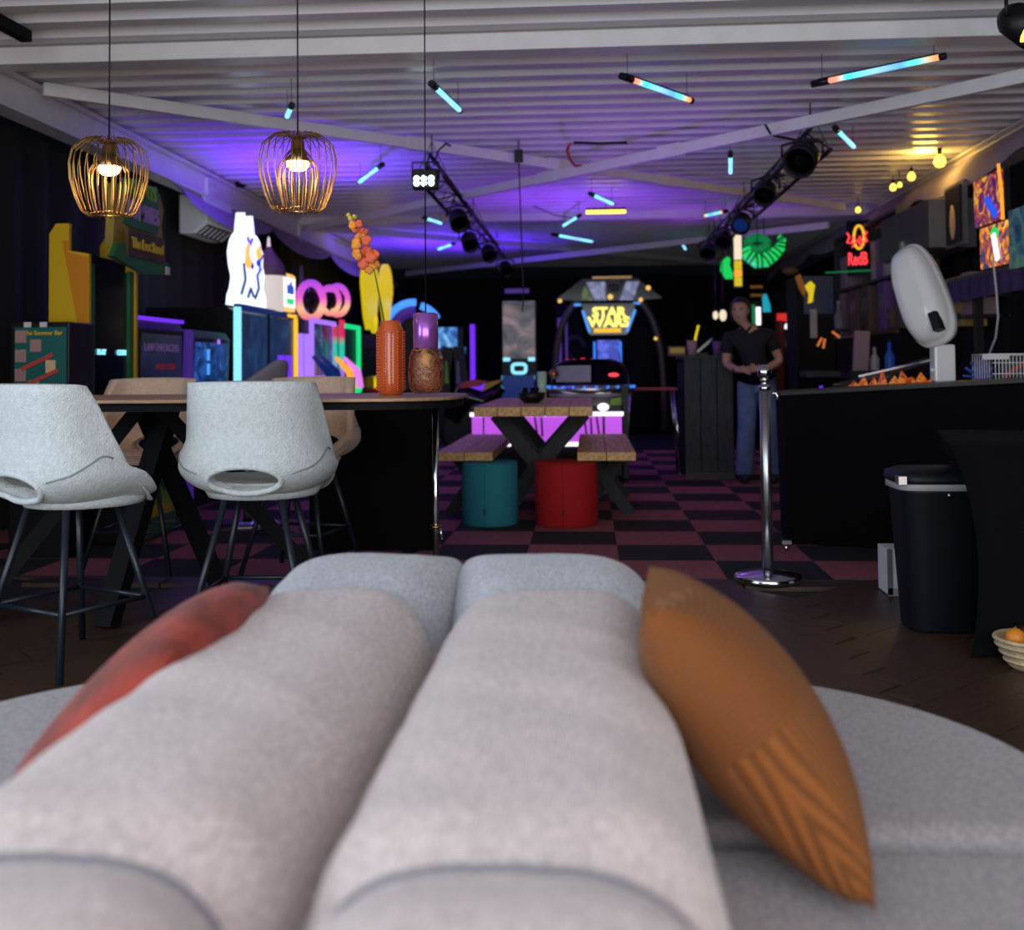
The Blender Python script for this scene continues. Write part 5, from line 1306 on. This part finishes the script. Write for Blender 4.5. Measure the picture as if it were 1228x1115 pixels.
# red neon sign: two bulls before a sun and the letters RedB
o, W = rthing('neon_sign', 'red and yellow neon sign on the wall shelf', 'neon sign', 1020, 1043, XR - .055)
zc = zR(1031, 284, XR - .055); u = zR(1031, 283, XR - .055) - zR(1031, 284, XR - .055)
MB().box((0, .04, zc - 12 * u), (28 * u, .02, 68 * u)).build('backing', 'black_gloss', o)
o.rotation_euler.z = -.5
MB().tube([(6 * u * math.cos(a) + 2 * u, 0, zc + 1 * u + 14 * u * math.sin(a)) for a in [2 * PI * i / 28 for i in range(28)]], 1.5 * u, 8, True).build('sun_ring', 'neon_yellow', o)
for s_ in (-1, 1):
    MB().tube([(s_ * 12 * u, -.01, zc + 7 * u), (s_ * 9 * u, -.01, zc + 2 * u), (s_ * 12 * u, -.01, zc - 5 * u), (s_ * 7 * u, -.01, zc - 6 * u), (s_ * 3 * u, -.01, zc + 2 * u), (s_ * 1.5 * u, -.01, zc - 4 * u), (s_ * 6 * u, -.01, zc - 11 * u)], 1.2 * u, 7).build('bull_tube', 'neon_red', o)
text('lettering', 'RedB', 22 * u, 'neon_red', o, (0, 0, zc - 26 * u), sx=.50, bold=.35 * u)
emit('dim_green', (.0, .3, .08), .5)
MB().bar((-40 * u, .02, zc - 40 * u), (34 * u, .02, zc - 40 * u), 1.6 * u, 1.6 * u).build('green_tube', 'dim_green', o)
# grey fridge top / panel
o, W = rthing('wall_cabinet', 'plain dark grey wall cabinet above the kiosk', 'cabinet', 1062, 1118, XR - .05)
z0, z1 = zR(1095, 306), zR(1085, 255)
MB().box((0, .2, (z0 + z1) / 2), (W, .4, z1 - z0)).build('body', 'grey_mid', o, bevel=.008)
for s_ in (-1, 1):
    d_ = MB().box((s_ * W / 4, -.01, (z0 + z1) / 2), (W / 2 - .02, .02, z1 - z0 - .02)).build('door', 'grey_dark', o)
    MB().box((s_ * .03, -.03, z0 + .08), (.012, .02, .10)).build('handle', 'steel', d_)
o, W = rthing('framed_record', 'tall dark frame with a pale oval on the right wall', 'picture', 1136, 1160, XR + .1)
z0, z1 = zR(1148, 295, XR + .1), zR(1140, 222, XR + .1)
MB().box((0, .02, (z0 + z1) / 2), (W, .03, z1 - z0)).build('frame', 'grey_mid', o)
MB().box((0, .0, (z0 + z1) / 2), (W * .75, .02, (z1 - z0) * .88)).build('mat_board', 'black_satin', o)
MB().ball((0, -.012, (z0 + z1) / 2 - .06), .10, 8, (.7, .08, 1.5)).build('oval_print', 'cream_print', o)
# lit comic art screens
emit_art('art_comic', [(.01, .0, .03), (.03, .01, .16), (.30, .02, .03), (.9, .38, .03), (.3, .5, .05)], .9, 6, 7, 3)
emit_art('art_fire', [(.0, .01, .05), (.0, .04, .16), (.5, .07, .0), (1, .40, .03), (1, .62, .08)], 1.0, 6.5, 2, 3)
XA = 2.9
for px0, px1, py0, py1, m, lab in ((1172, 1208, 206, 268, 'art_comic', 'upper lit comic-art panel at the right edge'), (1178, 1214, 266, 320, 'art_fire', 'lower lit fiery-art panel at the right edge')):
    o, W = rthing('lit_art_panel', lab, 'lit panel', px0, px1, XA)
    za_, zb_ = zR((px0 + px1) / 2, py1, XA), zR((px0 + px1) / 2, py0, XA)
    MB().box((0, .03, (za_ + zb_) / 2), (W, .04, zb_ - za_)).build('housing', 'black_satin', o)
    MB().box((0, .004, (za_ + zb_) / 2), (W * .94, .012, (zb_ - za_) * .94)).build('lit_face', m, o)
    if m == 'art_comic':
        MB().tube([(W * .52, -.01, za_), (W * .50, -.01, (za_ + zb_) / 2), (W * .42, -.01, zb_ + .03)], .012, 6).build('orange_tube', 'orange_glow', o)
        MB().bar((W * .30, -.01, za_ + .05), (W * .02, -.01, zb_ - .18), .03, .05).build('blue_blade', 'screen_blue', o)
    else:
        MB().bar((W * .16, -.008, za_ + .05), (W * .04, -.008, zb_ - .08), .02, .05).build('white_blade', 'neon_white', o)
        MB().prism([(-W * .1, za_ + .25), (W * .04, zb_ - .02), (W * .2, za_ + .25), (W * .10, zb_ - .12), (-W * .02, zb_ - .12)], -.006, .006, 'XZ').build('green_shape', 'green_glow', o)
emit_art('art_teal', [(.0, .01, .02), (.01, .08, .12), (.1, .2, .1)], .6, 5, 5, 2)
o, W = rthing('lit_art_panel', 'dim teal art panel cut by the right edge', 'lit panel', 1214, 1240, XA)
MB().box((0, .02, zR(1222, 285, XA)), (W, .03, .42)).build('housing', 'black_satin', o); MB().box((0, .0, zR(1222, 285, XA)), (W * .95, .012, .40)).build('lit_face', 'art_teal', o)
o, W = rthing('wall_shelf', 'shelf with violet cloth below the lit art panels', 'shelf', 1140, 1240, XA + .02)
zs = zR(1190, 325, XA)
MB().box((0, .12, zs), (W, .26, .03)).build('board', 'grey_dark', o)
mat('violet_cloth', (.07, .04, .13), .8, var=.3)
MB().grid(lambda u, v: (-W / 2 + W * u * 1.0, -.015 + .012 * math.sin(u * 50), zs - .01 - .16 * v), 60, 3).build('cloth_skirt', 'violet_cloth', o)
MB().box((-W * .28, .1, zs - .6), (.06, .06, 1.2)).build('post', 'black_satin', o)
for i, (px, py, w_, h_, m, lab) in enumerate(((1145, 356, .36, .32, 'card_yellow', 'dull yellow boxed game behind the kiosk'), (1160, 352, .2, .34, 'card_pink', 'pink boxed game behind the kiosk, right of the yellow one'), (1147, 384, .30, .10, 'card_yellow', 'flat yellow box below the yellow boxed game'))):
    b = thing('game_box', lab, 'box', (XR, yR(px), zR(px, py) - h_ / 2), -PI / 2, 'boxes behind the kiosk')
    MB().box((0, .1, h_ / 2), (w_, .2, h_)).build('carton', m, b); MB().box((0, -.004, h_ * .5), (w_ * .6, .006, h_ * .4)).build('label_panel', 'grey_mid', b)
b, W = rthing('wall_shelf', 'black shelf rail carrying the boxes behind the kiosk', 'shelf', 1128, 1172, XR)
for z in (zR(1150, 378) - .02, zR(1150, 372) + .1): MB().box((0, .12, z), (W, .28, .025)).build('board', 'black_satin', b)
MB().box((0, .22, zR(1150, 378) / 2), (W, .04, zR(1150, 378))).build('rear_panel', 'black_matte', b)
# white cable
o = thing('white_cable', 'thin white cable hanging down below the lit art panels', 'cable', atX(1192, 322, 2.86))
b0 = Vector(o.location)
MB().tube([atX(x, y, 2.86) - b0 for x, y in ((1191, 312), (1192, 322), (1195, 350), (1197, 380), (1194, 405), (1186, 425), (1176, 438))], .007, 6).build('wire', 'off_white', o)
# ---------------------------------------------------------------- yellow bulbs along the right eave
for i, (px, py, r, lab) in enumerate(((1029, 252, .030, 'yellow festoon bulb farthest along the right eave'), (1071, 225, .034, 'round yellow festoon bulb, second of the right eave'), (1079, 222, .024, 'small yellow festoon bulb, third of the right eave'), (1093, 212, .038, 'yellow festoon bulb, fourth of the right eave'), (1127, 194, .052, 'biggest yellow festoon bulb on the right eave'), (1088, 184, .05, 'yellow festoon bulb tucked above the pale lining'))):
    p_ = atX(px, py, 3.02); o = thing('festoon_bulb', lab, 'bulb', p_, group='festoon bulbs on the right eave')
    MB().lathe([(0, -r), (r * .7, -r * .75), (r, 0), (r * .75, r * .7), (r * .35, r * 1.2)], n=14, cap=False).build('bulb', 'bulb_yellow', o)
    MB().lathe([(r * .36, r * 1.1), (r * .4, r * 2.2), (0, r * 2.2)], n=12, cap=False).build('socket', 'black_satin', o)
    MB().tube([(0, 0, r * 2), (0.0, 0, ZC - .04 - p_.z)], .004, 5).build('wire', 'black_satin', o)
l = bpy.data.lights.new('festoon_glow', 'POINT'); l.energy = 9; l.color = (1, .6, .1); l.shadow_soft_size = .1
lo = bpy.data.objects.new('festoon_glow', l); COL.objects.link(lo); lo.location = atX(1110, 190, 2.95)
# ---------------------------------------------------------------- green tentacle sign, hanging sign, far red machines
Yt = 13.0; k = Yt / 1300
o = thing('tentacle_sign', 'glowing green ribbed tentacle hanging under the ceiling at the right', 'sign', atY(910, 300, Yt))
b0 = Vector(o.location)
tp_ = [(893, 296), (898, 307), (907, 313), (918, 312), (928, 305), (936, 296), (938, 287), (934, 283)]
MB().tube([atY(x, y, Yt) - b0 for x, y in tp_], [.055, .075, .085, .085, .075, .06, .045, .03], 12).build('arm', 'green_glow', o)
for i in range(len(tp_) - 1):
    for f in (0, .5):
        x = tp_[i][0] * (1 - f) + tp_[i + 1][0] * f; y = tp_[i][1] * (1 - f) + tp_[i + 1][1] * f
        d = Vector((tp_[i + 1][0] - tp_[i][0], -(tp_[i + 1][1] - tp_[i][1]), 0)).normalized(); P_ = atY(x, y, Yt) - b0; r_ = (.055, .075, .085, .085, .075, .06, .045)[i] * 1.04
        MB().tube([(P_.x + r_ * math.cos(a) * -d.y, P_.y + r_ * math.sin(a), P_.z + r_ * math.cos(a) * d.x) for a in [2 * PI * j / 14 for j in range(14)]], .012, 5, True).build('rib', 'green_paint', o)
MB().tube([atY(908 + 12 * math.cos(a), 292 + 7 * math.sin(a), Yt + .15) - b0 for a in [2 * PI * i / 20 for i in range(21)]], .05, 8).build('coil', 'dim_green', o)
MB().tube([(0, .1, .05), (0, .1, 2.9 - b0.z)], .006, 5).build('hanger', 'black_satin', o)
o = thing('tentacle_sign', 'smaller green tentacle curl left of the hanging white sign', 'sign', atY(873, 318, 14.9)); Yt = 14.9; b0 = Vector(o.location)
MB().tube([atY(x, y, Yt) - b0 for x, y in ((874, 309), (870, 315), (870, 323), (874, 330), (880, 331))], [.03, .06, .075, .07, .04], 10).build('arm', 'green_glow', o)
MB().tube([(0.02, 0, .0), (.02, 0, 2.9 - b0.z)], .006, 5).build('hanger', 'black_satin', o)
Yv = 12.4
o = thing('hanging_sign', 'narrow hanging banner sign, white above and yellow below, by the green tentacles', 'sign', atY(885, 345, Yv)); b0 = Vector(o.location); b1 = atY(885, 280, Yv) - b0
emit('sign_cream', (1, .85, .6), .9)
MB().box((0, 0, b1.z * .5), (.10, .05, b1.z)).build('frame', 'black_satin', o)
for f0, f1, m in ((.5, .98, 'sign_cream'), (.33, .5, 'yellow_glow'), (.2, .33, 'orange_glow'), (.02, .2, 'yellow_glow')):
    MB().box((.0, -.028, b1.z * (f0 + f1) / 2), (.085, .012, b1.z * (f1 - f0) * .94)).build('face', m, o)
MB().tube([(0, 0, b1.z), (0, 0, 2.9 - b0.z)], .006, 5).build('hanger', 'black_satin', o)
# red booth machine with white arch
Yr = 14.5; kr = Yr / 1300
o, W, _k = back_machine('arcade_machine', 'red-framed game with a white light arch behind the person', 932, 975, Yr)
mat('deep_red', (.20, .01, .01), .5)
MB().box((0, .4, 1.0), (W, .7, 2.0)).build('body', 'black_matte', o)
zt = Z(384, Yr, 950)
for s_ in (-1, 1): MB().box((s_ * W * .42, 0, zt * .5), (.09, .08, zt)).build('red_post', 'deep_red', o)
MB().box((0, 0, zt + .04), (W * .95, .08, .10)).build('red_lintel', 'red_glow', o)
MB().tube([(-.13, -.06, Z(391, Yr, 950)), (-.03, -.06, Z(393, Yr, 950)), (.06, -.06, Z(392, Yr, 950)), (.12, -.06, Z(388, Yr, 950))], .035, 8).build('light_arch', 'neon_white', o)
MB().box((0, .02, 1.25), (W * .6, .02, .5)).build('screen', 'screen_dark', o)
o, W, _k = back_machine('light_box', 'thin white and green light boxes hanging left of the red game', 903, 914, 13.6, 'light box')
MB().box((.02, 0, Z(379, 13.6, 908)), (.05, .06, .22)).build('white_tube', 'neon_white', o)
MB().box((-.04, 0, Z(377, 13.6, 904)), (.03, .06, .24)).build('green_tube', 'dim_green', o)
MB().box((0, .08, Z(379, 13.6, 908) / 2 + .1), (.16, .08, Z(379, 13.6, 908) + .2)).build('pillar', 'black_matte', o)
for i, py in enumerate((344, 354)): MB().box((-.0, -.0, Z(py, 13.6, 908)), (.15, .05, .035)).build('amber_step', 'orange_paint', o)
o, W, _k = back_machine('hanging_lamp', 'small teal cone lamp behind the person', 915, 923, 13.8, 'lamp')
zl = Z(372, 13.8, 919)
emit('teal_glow', (.02, .45, .6), .7)
MB().lathe([(.07, zl - .02), (.06, zl + .08), (.02, zl + .20), (0, zl + .21)], n=14, cap=False).build('shade', 'teal_glow', o)
MB().tube([(0, 0, zl + .2), (0, 0, 2.88)], .006, 5).build('cord', 'black_satin', o)
for px, lab in ((858, 'left one of two tiny warm lamps behind the plank booth'), (867, 'right one of two tiny warm lamps behind the plank booth')):
    p_ = atY(px, 378, 13.2); o = thing('table_lamp', lab, 'lamp', p_, group='tiny warm lamps')
    MB().ball((0, 0, 0), .04 if px == 858 else .055, 8, (.8, .8, 1.3)).build('bulb', 'sign_cream', o)
    MB().tube([(0, 0, .05), (0, 0, 2.88 - p_.z)], .006, 5).build('cord', 'black_satin', o)
    MB().lathe([(.02, .05), (.02, .09), (0, .09)], n=8).build('socket', 'black_satin', o)
# blue flame screen machine
Yf = 11.6
emit_art('art_bluefire', [(.0, .005, .03), (.0, .008, .04), (.003, .014, .06)], .3, 4, 3)
o, W, _k = back_machine('arcade_machine', 'blue-fronted game with an orange flame figure, right of the red game', 958, 1003, Yf)
zt = Z(330, Yf, 980)
MB().box((0, .35, zt / 2), (W, .6, zt)).build('body', 'black_matte', o)
MB().box((.03, .04, (Z(332, Yf, 980) + Z(375, Yf, 980)) / 2), (W * .8, .02, .40)).build('marquee', 'art_bluefire', o)
for pts, m in (([(956, 332), (962, 328), (968, 346), (966, 356), (961, 348)], 'orange_paint'), ([(967, 343), (974, 337), (979, 342), (977, 352), (976, 362), (971, 364), (972, 352)], 'yellow_glow')):
    MB().prism([((x - 980.5) * Yf / 1300, Z(y, Yf, x)) for x, y in pts], -.02, .04, 'XZ').build('flame_figure', m, o)
MB().ball(((951 - 980.5) * Yf / 1300, .0, Z(325, Yf, 951)), .07, 8, (1.2, .6, .7)).build('brown_finial', 'sign_brown', o)
MB().box((-.03, .02, Z(388, Yf, 975)), (.07, .02, .30)).build('grey_strip', 'grey_light', o)
emit('orange_dim', (.8, .2, .04), .7)
for px, py, rz in ((983, 410, .5), (988, 412, .2), (1002, 401, -.9)): MB().box(((px - 980.5) * Yf / 1300, -.02, Z(py, Yf, px)), (.02, .02, .10), ry=rz).build('orange_light', 'orange_dim', o)
MB().box((0, -.1, .92), (W * .9, .3, .06)).build('control_panel', 'grey_dark', o)
for px, m in ((978, 'neon_purple'), (995, 'neon_purple'), (1003, 'neon_mint')): MB().box(((px - 980.5) * Yf / 1300, -.26, Z(465, Yf, px)), (.03, .02, .05)).build('button_light', m, o)
# pinball machine behind the counter, with flame art
Yp = 6.72
emit_art('art_flame', [(.0, .0, .01), (.30, .02, .0), (.8, .12, .01), (1, .4, .02), (.02, .05, .3)], .5, 16, 4, 2.5)
a_, b_ = atY(1024, 460, Yp), atY(1150, 460, Yp); W = b_.x - a_.x
o = thing('pinball_machine', 'pinball table with flame artwork showing above the black counter', 'pinball machine', ((a_.x + b_.x) / 2, Yp, 0))
zt = atY(1090, 447, Yp).z
# its playfield end rises above the counter as a low wedge with burning artwork
MB().prism([(-W / 2, zt - .14), (W / 2, zt - .14), (W / 2, zt + .10), (W * .3, zt + .06), (-W / 2, zt - .08)], .10, .5, 'XZ').build('cabinet', 'black_gloss', o)
fl_pts = [(-W / 2, zt - .13)]
rr = random.Random(8)
for i in range(18):
    f = i / 17; fl_pts.append((-W / 2 + W * .80 * f + rr.uniform(-.02, .005), zt - .11 + (.05 + .04 * math.sin(f * PI) + rr.uniform(0, .05)) * (1 if i % 2 else rr.uniform(.2, .7))))
fl_pts.append((W * .30, zt - .13))
MB().prism(fl_pts, .08, .02, 'XZ').build('flame_art', 'art_flame', o)
MB().bar((-W * .42, .09, zt - .02), (W * .38, .09, zt + .09), .012, .012).build('glass_rail', 'steel', o)
for x in (-W / 2 + .05, W / 2 - .05):
    for y in (.15, .55): MB().bar((x, y, 0), (x, y, zt - .14), .04, .04).build('leg', 'chrome', o)
p_ = atY(1157, 452, 6.7)
o = thing('plastic_flower', 'cluster of small blue lit plastic petals on the counter beside the kiosk', 'ornament', (p_.x, 6.45, TA.lerp(TB, .72).z + .02))
for i in range(7): 
    a = PI * i / 6; MB().bar((0, 0, .02), (.09 * math.cos(a), 0, .03 + .09 * math.sin(a)), .03, .012).build('petal', 'dim_blue', o)
MB().ball((0, 0, .02), .025, 6).build('centre', 'dim_violet', o)
# wire basket on the counter
Yw = 6.15; A_, B_ = atY(1190, 460, Yw), atY(1250, 460, Yw); zb, zt = atY(1205, 461, Yw).z, atY(1205, 425, Yw).z
o = thing('wire_basket', 'white wire basket on the black counter at the right edge', 'basket', (A_.x, Yw, zb)); W = B_.x - A_.x; h_ = zt - zb
for z in (0.01, h_): 
    for a, b in (((0, 0), (W, 0)), ((W, 0), (W, .3)), ((W, .3), (0, .3)), ((0, .3), (0, 0))): MB().tube([(*a, z), (*b, z)], .007 if z > .02 else .004, 6).build('rim_wire', 'off_white', o)
for i in range(15): MB().tube([(W * i / 14, 0, .01), (W * i / 14, 0, h_)], .003, 5).build('upright_wire', 'off_white', o)
for i in range(9): MB().tube([(0, .3 * i / 8, .01), (0, .3 * i / 8, h_)], .003, 5).build('upright_wire', 'off_white', o)
for z in (.06, .12): MB().tube([(0, 0, z), (W, 0, z)], .003, 5).build('cross_wire', 'off_white', o)
MB().box((W / 2, .15, .012), (W, .3, .006)).build('floor_panel', 'grey_dark', o)
MB().box((.02, -.003, h_ - .012), (.14, .006, .03)).build('clip_label', 'off_white', o)
pk_ = thing('snack_pouch', 'dark pouch with red stripe inside the wire basket', 'pouch', (A_.x + .16, Yw + .12, zb + .016))
MB().box((0, 0, .07), (.16, .06, .13)).build('pouch', 'grey_dark', pk_, bevel=.02); MB().bar((-.07, -.032, .02), (.07, -.032, .12), .004, .02).build('red_stripe', 'red_print', pk_)
# bottles and till items between shelf and counter
for px, py, h_, m, lab in ((1033, 440, .36, 'card_pink', 'pale slab-shaped till screen edge on the back bar'), (1049, 440, .22, 'grey_light', 'small pale bottle on the back bar'), (1067, 440, .26, 'screen_blue', 'dim blue bottle on the back bar')):
    p_ = atY(px, py, 9.5); o = thing('bottle' if 'bottle' in lab else 'till_screen', lab, 'bottle' if 'bottle' in lab else 'screen', (p_.x, 9.5, p_.z - .05))
    if 'bottle' in lab: MB().lathe([(0, 0), (.035, 0), (.04, .02), (.04, h_ * .55), (.015, h_ * .75), (.015, h_), (0, h_)], n=16, cap=False).build('body', 'grey_light' if m != 'screen_blue' else 'dim_blue', o); MB().lathe([(.018, h_), (.018, h_ + .03), (0, h_ + .03)], n=10, cap=False).build('cap', 'black_satin', o)
    else: MB().box((0, 0, h_ / 2), (.13, .06, h_), ry=.06).build('panel', m, o, bevel=.01); MB().box((0, 0, .01), (.2, .12, .02)).build('foot', 'black_satin', o)
p_ = atY(1060, 442, 9.5)
o = thing('back_bar', 'dark back bar bench below the wall shelf', 'counter', (p_.x, 9.5, 0))
zb = atY(1060, 440, 9.5).z - .052
MB().box((.1, .1, zb - .02), (.8, .4, .04)).build('top', 'black_satin', o); MB().box((.1, .12, zb / 2 - .02), (.75, .36, zb - .04)).build('body', 'black_matte', o)
p_ = atX(1006, 386, XR - .1)
o = thing('bottle', 'small clear bottle standing at the far end of the wall shelf', 'bottle', (p_.x, p_.y, zR(1006, 395, XR - .1)))
MB().lathe([(0, 0), (.05, 0), (.055, .03), (.05, .16), (.02, .22), (.018, .30), (0, .30)], n=16, cap=False).build('body', 'grey_light', o); MB().lathe([(.02, .3), (.02, .33), (0, .33)], n=10, cap=False).build('cap', 'paper_white', o)
MB().box((0, .0, -.01), (.2, .2, .02)).build('stand', 'black_satin', o)
